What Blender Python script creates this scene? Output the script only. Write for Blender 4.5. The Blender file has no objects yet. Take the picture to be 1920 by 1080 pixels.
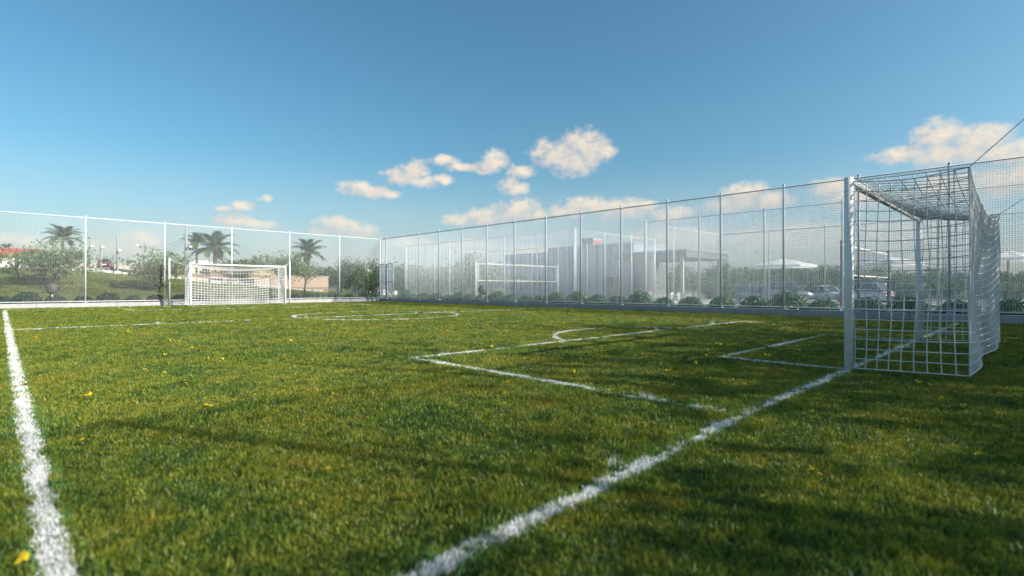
import bpy, bmesh, math, random
import numpy as np
from mathutils import Vector, Matrix

R = math.radians
rng = np.random.default_rng(7)
random.seed(7)
scene = bpy.context.scene
COL = scene.collection

# ------------------------------------------------------------------ camera
# world x runs along the goal lines, world y along the touchlines; the camera stands near a corner of the pitch
FPX, HC = 980.0, 0.967
YAW = math.atan2(0.6998, 0.7144)
cam_d = bpy.data.cameras.new('camera')
cam_d.sensor_width = 36.0
cam_d.lens = FPX / 1920.0 * 36.0
cam_d.clip_start = 0.05
cam_d.clip_end = 6000
cam_d.dof.use_dof = True
cam_d.dof.focus_distance = 8.5
cam_d.dof.aperture_fstop = 1.15
cam = bpy.data.objects.new('camera', cam_d)
COL.objects.link(cam)
cam.location = (0, 0, HC)
cam.rotation_euler = (R(90), 0, -YAW)
scene.camera = cam
scene.render.resolution_x, scene.render.resolution_y = 1024, 576

# ------------------------------------------------------------------ sun, sky, exposure
SUN_H = (0.438, -0.899)
SUN_EL = R(28)
world = bpy.data.worlds.new('World')
scene.world = world
world.use_nodes = True
nt = world.node_tree
nt.nodes.clear()


class NB:
    """small helper for building node trees"""
    def __init__(s, tree):
        s.t = tree

    def n(s, typ, props=None, **inp):
        nd = s.t.nodes.new(typ)
        for k, v in (props or {}).items():
            setattr(nd, k, v)
        for k, v in inp.items():
            key = int(k[1:]) if k[0] == 'i' and k[1:].isdigit() else k.replace('_', ' ')
            sock = nd.inputs[key]
            if isinstance(v, bpy.types.NodeSocket):
                s.t.links.new(v, sock)
            else:
                sock.default_value = v
        return nd

    def m(s, op, a, b=0.0, c=0.0, clamp=False):
        nd = s.n('ShaderNodeMath', {'operation': op, 'use_clamp': clamp}, i0=a, i1=b, i2=c)
        return nd.outputs[0]

    def v(s, op, a, b=(0, 0, 0), c=(0, 0, 0), out=0):
        nd = s.n('ShaderNodeVectorMath', {'operation': op}, i0=a, i1=b, i2=c)
        return nd.outputs[out]

    def noise(s, vec, scale, detail=3.0, rough=0.55, out=0, dist=0.0):
        nd = s.n('ShaderNodeTexNoise', None, Vector=vec, Scale=scale, Detail=detail, Roughness=rough, Distortion=dist)
        return nd.outputs[out]

    def ramp(s, fac, stops, interp='LINEAR'):
        nd = s.n('ShaderNodeValToRGB', None, Fac=fac)
        cr = nd.color_ramp
        cr.interpolation = interp
        while len(cr.elements) < len(stops):
            cr.elements.new(0.5)
        for e, (p, c) in zip(cr.elements, stops):
            e.position = p
            e.color = tuple(c) + ((1,) if len(c) == 3 else ())
        return nd.outputs[0]

    def mix(s, fac, a, b, blend='MIX'):
        nd = s.t.nodes.new('ShaderNodeMix')
        nd.data_type = 'RGBA'
        nd.blend_type = blend
        for sock, v in ((nd.inputs[0], fac), (nd.inputs[6], a), (nd.inputs[7], b)):
            if isinstance(v, bpy.types.NodeSocket):
                s.t.links.new(v, sock)
            else:
                sock.default_value = v if isinstance(v, (int, float)) else (tuple(v) + ((1,) if len(v) == 3 else ()))
        return nd.outputs[2]


w = NB(nt)
SKY_STRENGTH = 0.091
sky = w.n('ShaderNodeTexSky', {'sky_type': 'NISHITA', 'sun_disc': False, 'sun_elevation': SUN_EL,
                               'sun_rotation': math.atan2(SUN_H[0], SUN_H[1]), 'altitude': 0.0,
                               'air_density': 1.0, 'dust_density': 2.0, 'ozone_density': 2.6})
geo = w.n('ShaderNodeTexCoord').outputs['Generated']
sep = w.n('ShaderNodeSeparateXYZ', None, Vector=w.v('NORMALIZE', geo))
az = w.m('ARCTAN2', sep.outputs[0], sep.outputs[1])
el = w.m('ARCSINE', sep.outputs[2])
az = w.m('SUBTRACT', az, YAW)
az = w.m('WRAP', az, math.pi, -math.pi)
uv = w.n('ShaderNodeCombineXYZ', None, X=az, Y=el).outputs[0]


def px_dir(px, py):
    a = math.atan2(px - 960.0, FPX)
    e = math.atan2(540.0 - py, math.hypot(px - 960.0, FPX))
    return a, e


PUFFS = [
    (1095, 278, 46, 30), (1050, 288, 50, 24), (1075, 308, 44, 20), (1020, 287, 26, 12), (1135, 284, 22, 10),
    (926, 302, 25, 17), (912, 312, 22, 12), (975, 322, 26, 12), (955, 346, 18, 14), (973, 354, 18, 12),
    (776, 322, 27, 20), (752, 331, 30, 14), (794, 341, 27, 11), (668, 352, 34, 12), (702, 360, 30, 12), (732, 364, 18, 8),
    (836, 302, 24, 9), (870, 313, 32, 7), (833, 336, 18, 9), (456, 387, 23, 9), (424, 391, 16, 5), (497, 371, 13, 7),
    (440, 413, 34, 13), (482, 421, 34, 9), (636, 424, 42, 16), (668, 433, 38, 15), (600, 433, 20, 10),
    (972, 394, 40, 20), (910, 407, 42, 16), (862, 412, 32, 12), (1002, 403, 26, 12),
    (1104, 386, 56, 16), (1066, 398, 34, 12), (1168, 392, 60, 18), (1212, 386, 22, 10), (1260, 402, 40, 14),
    (1396, 362, 46, 18), (1440, 376, 44, 16), (1366, 384, 44, 15), (1560, 352, 40, 18), (1600, 372, 60, 20),
    (1758, 250, 44, 24), (1832, 262, 62, 28), (1694, 290, 56, 14), (1780, 286, 92, 24), (1890, 286, 60, 24),
    (1900, 340, 90, 30), (1780, 350, 80, 24), (215, 466, 62, 15), (262, 458, 40, 22), (40, 452, 50, 14),
    (1480, 448, 130, 26), (1270, 446, 90, 18), (1700, 440, 120, 26), (880, 462, 60, 12), (760, 458, 50, 14), (1000, 470, 70, 10)]


def puff_field(vec):
    best = None
    for (cx, cy, rx, ry) in PUFFS:
        a, e = px_dir(cx, cy)
        cosa = math.cos(a)
        sx, sy = FPX / cosa ** 2 / rx * 0.9, FPX / cosa / ry * 0.9
        q = w.v('MULTIPLY_ADD', vec, (sx, sy, 0), (-a * sx, -e * sy, 0))
        d = w.v('DOT_PRODUCT', q, q, out=1)
        best = d if best is None else w.m('SMOOTH_MIN', best, d, 0.35)
    return best


fb = w.n('ShaderNodeTexNoise', None, Vector=w.v('MULTIPLY', uv, (1, 1.25, 1)), Scale=42.0, Detail=8.0, Roughness=0.60, Distortion=0.2)
warp = w.v('MULTIPLY_ADD', fb.outputs['Color'], (0.018, 0.014, 0), (-0.009, -0.007, 0))
uvw = w.v('ADD', uv, warp)
d0 = puff_field(uvw)
# towards the sun in picture directions: up and to the right
uvs = w.v('ADD', uvw, (0.016, 0.013, 0))
d1 = puff_field(uvs)
# loose cloud field for the part of the sky the camera does not face
gen = w.noise(w.v('MULTIPLY', uv, (1, 2.6, 1)), 3.2, 6, 0.6)
side = w.m('SUBTRACT', w.m('ABSOLUTE', az), 0.86)
side = w.m('MULTIPLY', w.m('MULTIPLY', side, 6.0, clamp=True), w.m('GREATER_THAN', el, 0.02))
gen = w.m('MULTIPLY', w.m('MULTIPLY', w.m('SUBTRACT', gen, 0.56), 7.0, clamp=True), side)
body = w.m('SUBTRACT', 1.45, d0)
body = w.m('ADD', body, w.m('MULTIPLY', w.m('SUBTRACT', fb.outputs['Fac'], 0.53), 3.2))
alpha = w.n('ShaderNodeMapRange', {'interpolation_type': 'SMOOTHSTEP'}, Value=body, i1=-0.25, i2=1.65).outputs[0]
alpha = w.m('MULTIPLY', alpha, 0.93)
lowfade = w.n('ShaderNodeMapRange', {'interpolation_type': 'SMOOTHSTEP'}, Value=el, i1=0.02, i2=0.17, i3=0.35, i4=1.0).outputs[0]
alpha = w.m('MULTIPLY', alpha, lowfade)
lit = w.m('MULTIPLY_ADD', w.m('SUBTRACT', d1, d0), 0.34, 0.42)
lit = w.m('ADD', lit, w.m('MULTIPLY', w.m('SUBTRACT', fb.outputs['Fac'], 0.5), 0.9), clamp=True)
alpha = w.m('MAXIMUM', alpha, w.m('MULTIPLY', gen, 0.8))
CLOUD_LIT, CLOUD_DIM = (6.6, 5.7, 4.5), (4.3, 4.0, 3.9)
ccol = w.mix(lit, CLOUD_DIM, CLOUD_LIT)
hsv = w.n('ShaderNodeHueSaturation', None, Hue=0.487, Saturation=1.15, Value=1.0, Fac=1.0, Color=sky.outputs[0])
skyc = w.mix(1.0, hsv.outputs[0], (0.88, 1.05, 1.03), 'MULTIPLY')
# thin pinkish haze layer low over the horizon, all the way round
band = w.n('ShaderNodeMapRange', {'interpolation_type': 'SMOOTHSTEP'}, Value=el, i1=0.24, i2=0.01, i3=0.0, i4=1.0).outputs[0]
bn_ = w.noise(w.v('MULTIPLY', uv, (1, 3.5, 1)), 5.0, 5, 0.6)
band = w.m('MULTIPLY', band, w.m('MULTIPLY_ADD', bn_, 1.1, 0.05, clamp=True))
skyc = w.mix(w.m('MULTIPLY', band, 0.85), skyc, (4.6, 4.6, 4.65))
skyc = w.mix(alpha, skyc, ccol)
bg = w.n('ShaderNodeBackground', None, Color=skyc, Strength=SKY_STRENGTH)
wo = w.n('ShaderNodeOutputWorld')
nt.links.new(bg.outputs[0], wo.inputs[0])
world.cycles.sampling_method = 'MANUAL'
world.cycles.sample_map_resolution = 512

sun_d = bpy.data.lights.new('sun', 'SUN')
sun_d.energy = 5.0
sun_d.angle = R(0.9)
sun_d.color = (1.0, 0.92, 0.80)
sun = bpy.data.objects.new('sun', sun_d)
COL.objects.link(sun)
sdir = Vector((SUN_H[0] * math.cos(SUN_EL), SUN_H[1] * math.cos(SUN_EL), math.sin(SUN_EL)))
sun.rotation_euler = sdir.to_track_quat('Z', 'Y').to_euler()
sun.location = sdir * 60

vs = scene.view_settings
vs.view_transform = 'Standard'
vs.look = 'None'
vs.gamma = 1.0
vs.use_curve_mapping = False
vs.exposure = 0.75
scene.cycles.max_bounces = 6
scene.cycles.transparent_max_bounces = 12
scene.cycles.caustics_reflective = False
scene.cycles.caustics_refractive = False


# ------------------------------------------------------------------ back-projection helpers (pixels of the photograph -> metres)
def at_y(px, yf):
    """ground x and camera depth where the picture column px crosses the line y = yf"""
    k = (px - 960.0) / FPX
    # X = kZ ; y = -.6998X+.7144Z
    Z = yf / (0.7144 - 0.6998 * k)
    return 0.7144 * k * Z + 0.6998 * Z, Z


def at_x(px, xf):
    k = (px - 960.0) / FPX
    Z = xf / (0.7144 * k + 0.6998)
    return -0.6998 * k * Z + 0.7144 * Z, Z


def hgt(py, Z):
    return HC + (540.0 - py) * Z / FPX


# ------------------------------------------------------------------ materials
MATS = {}


def mat(name, color, rough=0.6, spec=0.4, metal=0.0, vary=0.0, vscale=8.0, bump=0.0, bscale=60.0, coords='Object', dark=None, trans=0.0):
    if name in MATS:
        return MATS[name]
    m = bpy.data.materials.new(name)
    m.use_nodes = True
    t = m.node_tree
    t.nodes.clear()
    b = NB(t)
    co = b.n('ShaderNodeTexCoord').outputs['Object'] if coords == 'Object' else b.n('ShaderNodeNewGeometry').outputs['Position']
    c = tuple(color) + (1,)
    p = b.n('ShaderNodeBsdfPrincipled', None, Roughness=rough, Metallic=metal)
    p.inputs['Specular IOR Level'].default_value = spec
    if vary > 0:
        nz = b.noise(co, vscale, 5, 0.6)
        dk = dark or tuple(x * 0.55 for x in color)
        f = b.n('ShaderNodeMapRange', None, Value=nz, i1=0.35, i2=0.7).outputs[0]
        f = b.m('MULTIPLY', f, vary)
        t.links.new(b.mix(f, color, dk), p.inputs['Base Color'])
    else:
        p.inputs['Base Color'].default_value = c
    if bump > 0:
        bn = b.n('ShaderNodeBump', None, Strength=bump, Distance=0.02, Height=b.noise(co, bscale, 4, 0.6))
        t.links.new(bn.outputs[0], p.inputs['Normal'])
    out = b.n('ShaderNodeOutputMaterial')
    sh = p.outputs[0]
    if trans > 0:
        tr = b.n('ShaderNodeBsdfTranslucent', None, Color=c)
        if vary > 0:
            t.links.new(p.inputs['Base Color'].links[0].from_socket, tr.inputs[0])
        mx = b.n('ShaderNodeMixShader', None, Fac=trans)
        t.links.new(sh, mx.inputs[1])
        t.links.new(tr.outputs[0], mx.inputs[2])
        sh = mx.outputs[0]
    t.links.new(sh, out.inputs[0])
    MATS[name] = m
    return m


def leaf_mat(name, stops, trans=0.35, rough=0.45, spec=0.35, patch=None):
    """foliage: colour varies leaf by leaf (mesh island) and in patches"""
    if name in MATS:
        return MATS[name]
    m = bpy.data.materials.new(name)
    m.use_nodes = True
    t = m.node_tree
    t.nodes.clear()
    b = NB(t)
    g = b.n('ShaderNodeNewGeometry')
    f = g.outputs['Random Per Island']
    nz = b.noise(g.outputs['Position'], 1.3, 3, 0.6)
    f = b.m('ADD', b.m('MULTIPLY', f, 0.65), b.m('MULTIPLY', b.m('SUBTRACT', nz, 0.3), 0.9), clamp=True)
    c = b.ramp(f, [(i / (len(stops) - 1), s) for i, s in enumerate(stops)])
    p = b.n('ShaderNodeBsdfPrincipled', None, Roughness=rough)
    p.inputs['Specular IOR Level'].default_value = spec
    t.links.new(c, p.inputs['Base Color'])
    tr = b.n('ShaderNodeBsdfTranslucent')
    t.links.new(c, tr.inputs[0])
    mx = b.n('ShaderNodeMixShader', None, Fac=trans)
    t.links.new(p.outputs[0], mx.inputs[1])
    t.links.new(tr.outputs[0], mx.inputs[2])
    out = b.n('ShaderNodeOutputMaterial')
    t.links.new(mx.outputs[0], out.inputs[0])
    MATS[name] = m
    return m


def grass_mat():
    m = bpy.data.materials.new('grass_blades')
    m.use_nodes = True
    t = m.node_tree
    t.nodes.clear()
    b = NB(t)
    pos = b.n('ShaderNodeNewGeometry').outputs['Position']
    oi = b.n('ShaderNodeObjectInfo').outputs['Random']
    isl = b.n('ShaderNodeNewGeometry').outputs['Random Per Island']
    flat = b.v('MULTIPLY', pos, (1, 1, 0))
    n1 = b.noise(flat, 1.1, 4, 0.65)
    n2 = b.noise(flat, 5.5, 3, 0.6)
    n3 = b.noise(flat, 0.22, 2, 0.5)
    f = b.m('ADD', b.m('MULTIPLY', n1, 1.0), b.m('MULTIPLY', n2, 0.6))
    f = b.m('ADD', f, b.m('MULTIPLY', oi, 0.34))
    f = b.m('ADD', f, b.m('MULTIPLY', isl, 0.30))
    f = b.m('ADD', f, b.m('MULTIPLY', n3, 0.35))
    f = b.n('ShaderNodeMapRange', None, Value=f, i1=0.90, i2=1.68).outputs[0]
    c = b.ramp(f, [(0.0, (0.020, 0.066, 0.024)), (0.3, (0.050, 0.120, 0.025)), (0.5, (0.120, 0.185, 0.022)),
                   (0.76, (0.215, 0.240, 0.026)), (1.0, (0.270, 0.205, 0.026))])
    vv = b.m('MULTIPLY_ADD', oi, 1.0, 0.56)
    c = b.mix(1.0, c, b.n('ShaderNodeCombineXYZ', None, X=vv, Y=vv, Z=vv).outputs[0], 'MULTIPLY')
    p = b.n('ShaderNodeBsdfPrincipled', None, Roughness=0.42)
    p.inputs['Specular IOR Level'].default_value = 0.48
    t.links.new(c, p.inputs['Base Color'])
    tr = b.n('ShaderNodeBsdfTranslucent')
    t.links.new(b.mix(1.0, c, (1.25, 1.25, 0.8), 'MULTIPLY'), tr.inputs[0])
    mx = b.n('ShaderNodeMixShader', None, Fac=0.32)
    t.links.new(p.outputs[0], mx.inputs[1])
    t.links.new(tr.outputs[0], mx.inputs[2])
    out = b.n('ShaderNodeOutputMaterial')
    t.links.new(mx.outputs[0], out.inputs[0])
    return m


# ------------------------------------------------------------------ mesh helpers
class MB:
    """collects vertices and faces, then links them as one mesh object"""
    def __init__(s):
        s.v, s.f = [], []

    def quad(s, a, b, c, d):
        i = len(s.v)
        s.v += [tuple(a), tuple(b), tuple(c), tuple(d)]
        s.f.append((i, i + 1, i + 2, i + 3))

    def box(s, x0, x1, y0, y1, z0, z1):
        i = len(s.v)
        s.v += [(x0, y0, z0), (x1, y0, z0), (x1, y1, z0), (x0, y1, z0), (x0, y0, z1), (x1, y0, z1), (x1, y1, z1), (x0, y1, z1)]
        for q in ((0, 3, 2, 1), (4, 5, 6, 7), (0, 1, 5, 4), (1, 2, 6, 5), (2, 3, 7, 6), (3, 0, 4, 7)):
            s.f.append(tuple(i + k for k in q))
        return s

    def tube(s, pts, r, n=8, caps=True, r1=None):
        pts = [Vector(p) for p in pts]
        i0 = len(s.v)
        L = len(pts)
        for k, p in enumerate(pts):
            tg = (pts[min(k + 1, L - 1)] - pts[max(k - 1, 0)]).normalized()
            ref = Vector((0, 0, 1)) if abs(tg.z) < 0.9 else Vector((1, 0, 0))
            a = tg.cross(ref).normalized()
            b = a.cross(tg).normalized()
            rr = r if r1 is None else r + (r1 - r) * k / (L - 1)
            for j in range(n):
                th = 2 * math.pi * (j + 0.5) / n
                s.v.append(tuple(p + a * (rr * math.cos(th)) + b * (rr * math.sin(th))))
        for k in range(L - 1):
            for j in range(n):
                a0, a1 = i0 + k * n + j, i0 + k * n + (j + 1) % n
                s.f.append((a0, a0 + n, a1 + n, a1))
        if caps:
            s.f.append(tuple(i0 + j for j in range(n)))
            s.f.append(tuple(i0 + (L - 1) * n + j for j in reversed(range(n))))
        return s

    def lathe(s, prof, n=16, c=(0, 0, 0)):
        i0 = len(s.v)
        for (r, z) in prof:
            for j in range(n):
                th = 2 * math.pi * j / n
                s.v.append((c[0] + r * math.cos(th), c[1] + r * math.sin(th), c[2] + z))
        for k in range(len(prof) - 1):
            for j in range(n):
                a0, a1 = i0 + k * n + j, i0 + k * n + (j + 1) % n
                s.f.append((a0, a1, a1 + n, a0 + n))
        return s

    def mesh(s, name, m, smooth=False):
        me = bpy.data.meshes.new(name)
        me.from_pydata(s.v, [], s.f)
        me.materials.append(m)
        if smooth:
            me.polygons.foreach_set('use_smooth', [True] * len(me.polygons))
        me.update()
        return me

    def build(s, name, m, parent=None, smooth=False):
        return link(name, s.mesh(name, m, smooth), parent)


def link(name, me, parent=None):
    o = bpy.data.objects.new(name, me)
    COL.objects.link(o)
    if parent is not None:
        o.parent = parent
    return o


def mesh_np(name, V, F, m, smooth=False):
    """V (n,3), F (k,3 or 4) numpy arrays"""
    me = bpy.data.meshes.new(name)
    V = np.asarray(V, np.float32)
    F = np.asarray(F, np.int32)
    me.vertices.add(len(V))
    me.vertices.foreach_set('co', V.ravel())
    k = F.shape[1]
    me.loops.add(F.size)
    me.loops.foreach_set('vertex_index', F.ravel())
    me.polygons.add(len(F))
    me.polygons.foreach_set('loop_start', np.arange(0, F.size, k, dtype=np.int32))
    me.materials.append(m)
    me.update(calc_edges=True)
    if smooth:
        me.polygons.foreach_set('use_smooth', [True] * len(F))
    me.validate()
    return me


def tag(o, label, cat, group=None, kind=None):
    if label:
        o['label'] = label
    if cat:
        o['category'] = cat
    if group:
        o['group'] = group
    if kind:
        o['kind'] = kind
    return o


def thing(name, label, cat, loc=(0, 0, 0), rz=0.0, group=None):
    o = bpy.data.objects.new(name, None)
    COL.objects.link(o)
    o.location = loc
    o.rotation_euler = (0, 0, rz)
    o.empty_display_size = 0.1
    return tag(o, label, cat, group)


def copy_tree(o, parent=None):
    c = o.copy()
    COL.objects.link(c)
    c.parent = parent
    for ch in o.children:
        copy_tree(ch, c)
    return c


ORD = ['first', 'second', 'third', 'fourth', 'fifth', 'sixth', 'seventh', 'eighth', 'ninth', 'tenth', 'eleventh', 'twelfth',
       'thirteenth', 'fourteenth', 'fifteenth', 'sixteenth', 'seventeenth', 'eighteenth', 'nineteenth', 'twentieth',
       'twenty-first', 'twenty-second', 'twenty-third', 'twenty-fourth', 'twenty-fifth', 'twenty-sixth', 'twenty-seventh',
       'twenty-eighth', 'twenty-ninth', 'thirtieth', 'thirty-first', 'thirty-second', 'thirty-third', 'thirty-fourth',
       'thirty-fifth', 'thirty-sixth']

# ------------------------------------------------------------------ layout of the place (metres)
X_L, X_R = 0.135, 18.75            # touchlines
Y_N, Y_F = 1.60, 31.0             # goal lines
GX0, GX1 = 7.05, 11.88            # goal posts
FX_R, FY_L, FY_B, FX_W = 19.24, 33.0, -3.2, -9.0   # fences: shaded one, far one, behind the near goal, far side
FENCE_H = 4.42
XC, YC = 9.46, 16.3

white_paint = mat('white_paint', (0.80, 0.81, 0.82), 0.35, 0.5, vary=0.25, vscale=3.0, dark=(0.62, 0.64, 0.66))
galv = mat('painted_steel', (0.54, 0.58, 0.62), 0.4, 0.5, vary=0.2, vscale=6.0)
wire_grey = mat('net_wire_grey', (0.40, 0.44, 0.47), 0.6, 0.3)
wire_cage = mat('net_wire_cage', (0.42, 0.45, 0.48), 0.6, 0.3)
wire_m = mat('net_wire', (0.70, 0.77, 0.84), 0.5, 0.4)
concrete = mat('concrete', (0.40, 0.40, 0.41), 0.85, 0.25, vary=0.55, vscale=5.0, bump=0.5, bscale=40.0, dark=(0.27, 0.27, 0.28))
paving = mat('paving', (0.46, 0.45, 0.43), 0.85, 0.2, vary=0.5, vscale=1.2, coords='World')
soil = mat('pitch_soil', (0.045, 0.058, 0.018), 0.9, 0.15, vary=0.8, vscale=9.0, bump=0.6, bscale=90.0, dark=(0.028, 0.026, 0.010), coords='World')
rough_grass = mat('rough_grass', (0.105, 0.165, 0.040), 0.9, 0.1, vary=0.9, vscale=0.9, bump=0.6, bscale=6.0, dark=(0.155, 0.125, 0.060), coords='World')
land_m = mat('land', (0.10, 0.13, 0.05), 0.95, 0.1, vary=0.8, vscale=0.06, dark=(0.15, 0.14, 0.08), coords='World')
asphalt = mat('asphalt', (0.060, 0.064, 0.070), 0.85, 0.3, vary=0.4, vscale=4.0)

# ------------------------------------------------------------------ ground
g = MB()
g.quad((-3000, -3000, -0.45), (3000, -3000, -0.45), (3000, 3000, -0.45), (-3000, 3000, -0.45))
tag(g.build('ground', land_m), 'wide dry grassland reaching to the horizon', 'ground', kind='structure')
g = MB().box(FX_W, FX_R + 0.02, FY_B - 0.02, FY_L + 0.02, -0.4, 0.0)
tag(g.build('pitch', soil), 'soil bed of the football pitch under the turf', 'pitch', kind='structure')
g = MB().box(FX_R + 0.26, 36.0, -30, 34.6, -0.4, -0.02)
tag(g.build('pavement', paving), 'pale paved walk between the shaded fence and the volleyball cages', 'pavement', kind='structure')
g = MB()
g.box(36.005, 120.0, -60, 75, -0.4, -0.31)
tag(g.build('parking_ground', mat('parking', (0.36, 0.37, 0.30), 0.9, 0.2, vary=0.7, vscale=0.4, coords='World', dark=(0.16, 0.19, 0.08))),
    'pale car park ground behind the volleyball cages', 'car park', kind='structure')


def top_h(x):
    return float(np.interp(x, [-40, 0, 4.6, 10.1, 18, 24, 30], [2.6, 2.2, 2.02, 1.48, 0.72, 0.30, 0.1]))


def terrain_h(x, y):
    t = min(max((y - 34.3) / 9.7, 0), 1)
    t = t * t * (3 - 2 * t) * 0.55 + t * 0.45
    return 0.06 + (top_h(x) - 0.06) * t + max(0.0, min(y, 110) - 51) * 0.037


xs = np.arange(-60, 30.01, 0.75)
ys = np.concatenate([np.arange(FY_L + 0.3, 44.01, 0.5), [45, 46, 48.5, 51, 54, 60, 70, 90, 110, 140]])
V = [(x, y, terrain_h(x, y) + (rng.normal(0, 0.035) if 35 < y < 43.6 else 0)) for y in ys for x in xs]
nx = len(xs)
F = [(j * nx + i, j * nx + i + 1, (j + 1) * nx + i + 1, (j + 1) * nx + i) for j in range(len(ys) - 1) for i in range(nx - 1)]
tag(link('embankment_terrain', mesh_np('embankment', V, F, rough_grass, True)), 'rough grassy bank rising behind the far fence', 'bank', kind='structure')
g = MB()
rx = np.arange(-60, 24.1, 1.5)
for a, b in zip(rx[:-1], rx[1:]):
    g.quad((a, 44.6, top_h(a) + 0.03), (b, 44.6, top_h(b) + 0.03), (b, 51, top_h(b) + 0.03), (a, 51, top_h(a) + 0.03))
    if 0 < a < 15:
        g.quad((a, 51, top_h(a) + 0.03), (b, 51, top_h(b) + 0.03), (b + 9, 100, terrain_h(b, 100) + 0.05), (a + 9, 100, terrain_h(a, 100) + 0.05))
tag(g.build('road', asphalt), 'grey asphalt road along the top of the grassy bank', 'road', kind='structure')

# ------------------------------------------------------------------ pitch markings: polylines of painted turf
LW = 0.088
LINES = {
    'touchline': [[(X_L, FY_B + .4), (X_L, Y_F)]],
    'touchline_': [[(X_R, FY_B + .4), (X_R, Y_F)]],
    'goal_line': [[(X_L, 1.42), (4.0, 1.59), (GX1, 1.63), (X_R, 1.65)]],
    'goal_line_': [[(X_L, Y_F), (X_R, Y_F)]],
    'penalty_area_line': [[(4.0, Y_N), (4.0, 6.0), (14.92, 6.0), (14.92, Y_N)]],
    'penalty_area_line_': [[(4.0, Y_F), (4.0, 26.7), (14.92, 26.7), (14.92, Y_F)]],
    'goal_area_line': [[(GX0 + .02, Y_N), (GX0 + .02, 3.12), (GX1 - .02, 3.12), (GX1 - .02, Y_N)]],
    'goal_area_line_': [[(GX0 + .02, Y_F), (GX0 + .02, 29.5), (GX1 - .02, 29.5), (GX1 - .02, Y_F)]],
    'halfway_line': [[(X_L, YC), (X_R, YC)]],
    'centre_circle': [[(XC + 2.75 * math.cos(t), YC + 2.75 * math.sin(t)) for t in np.linspace(0, 2 * math.pi, 65)]],
    'penalty_arc': [[(XC + 2.47 * math.cos(t), 4.94 + 2.47 * math.sin(t)) for t in np.linspace(R(25.6), R(154.4), 33)]],
    'penalty_arc_': [[(XC + 2.47 * math.cos(t), 27.66 - 2.47 * math.sin(t)) for t in np.linspace(R(25.6), R(154.4), 33)]],
}
LINE_LABEL = {
    'touchline': 'white painted touchline running beside the camera at the picture edge',
    'touchline_': 'worn white touchline along the foot of the shaded wall',
    'goal_line': 'white goal line crossing the foreground to the near goal',
    'goal_line_': 'faint white goal line under the far goal',
    'penalty_area_line': 'white penalty area line in front of the near goal',
    'penalty_area_line_': 'faint white penalty area line in front of the far goal',
    'goal_area_line': 'small white goal area box before the near goal',
    'goal_area_line_': 'faint small goal area box before the far goal',
    'halfway_line': 'broken white halfway line across the middle of the pitch',
    'centre_circle': 'white centre circle in the middle of the pitch',
    'penalty_arc': 'white arc bulging from the near penalty area',
    'penalty_arc_': 'faint white arc at the far penalty area',
}
SEG = []
for k, polys in LINES.items():
    for poly in polys:
        for p, q in zip(poly[:-1], poly[1:]):
            SEG.append((p[0], p[1], q[0], q[1]))
SEG = np.array(SEG)


def vnoise(x, y, s, seed=0):
    """cheap value noise for scattering"""
    x, y = np.asarray(x) * s + seed * 17.3, np.asarray(y) * s + seed * 9.1
    xi, yi = np.floor(x), np.floor(y)
    fx, fy = x - xi, y - yi
    fx, fy = fx * fx * (3 - 2 * fx), fy * fy * (3 - 2 * fy)

    def h(a, b):
        v = np.sin(a * 127.1 + b * 311.7 + seed * 74.7) * 43758.5453
        return v - np.floor(v)
    return (h(xi, yi) * (1 - fx) + h(xi + 1, yi) * fx) * (1 - fy) + (h(xi, yi + 1) * (1 - fx) + h(xi + 1, yi + 1) * fx) * fy


def line_dist(x, y):
    d = np.full(len(x), 9.0)
    for (x0, y0, x1, y1) in SEG:
        dx, dy = x1 - x0, y1 - y0
        L2 = dx * dx + dy * dy
        t = np.clip(((x - x0) * dx + (y - y0) * dy) / L2, 0, 1)
        d = np.minimum(d, np.hypot(x - x0 - t * dx, y - y0 - t * dy))
    return d


GRASS = grass_mat()
WHITE_GRASS = leaf_mat('painted_grass', [(0.62, 0.64, 0.66), (0.78, 0.79, 0.80), (0.86, 0.86, 0.86)], trans=0.2, rough=0.6)
FRINGE = leaf_mat('fringe_grass', [(0.08, 0.27, 0.05), (0.14, 0.36, 0.09), (0.30, 0.48, 0.24)], trans=0.35)  # bright green that imitates the lens colour fringe beside the lines


def tuft_mesh(name, m, n, spread, h, wd, lean=0.5, seg=2):
    V, F = [], []
    for _ in range(n):
        a = random.uniform(0, 2 * math.pi)
        rr = spread * math.sqrt(random.random())
        bx, by = rr * math.cos(a), rr * math.sin(a)
        d = random.uniform(0, 2 * math.pi)
        dx, dy = math.cos(d), math.sin(d)
        face = random.uniform(0, math.pi)
        sx, sy = math.cos(face), math.sin(face)
        hh = h * random.uniform(0.55, 1.15)
        ln = lean * hh * random.uniform(0.2, 1.3)
        ww = wd * random.uniform(0.7, 1.2)
        i = len(V)
        V += [(bx - sx * ww, by - sy * ww, -0.004), (bx + sx * ww, by + sy * ww, -0.004)]
        mx, my, mz = bx + dx * ln * 0.35, by + dy * ln * 0.35, hh * 0.6
        V += [(mx - sx * ww * .8, my - sy * ww * .8, mz), (mx + sx * ww * .8, my + sy * ww * .8, mz)]
        V += [(bx + dx * ln, by + dy * ln, hh * 0.95)]
        F += [(i, i + 1, i + 3), (i, i + 3, i + 2), (i + 2, i + 3, i + 4)]
    return mesh_np(name, V, F, m)


def proto_collection(name, meshes):
    c = bpy.data.collections.new(name)
    for me in meshes:
        c.objects.link(bpy.data.objects.new(me.name, me))
    return c


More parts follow.
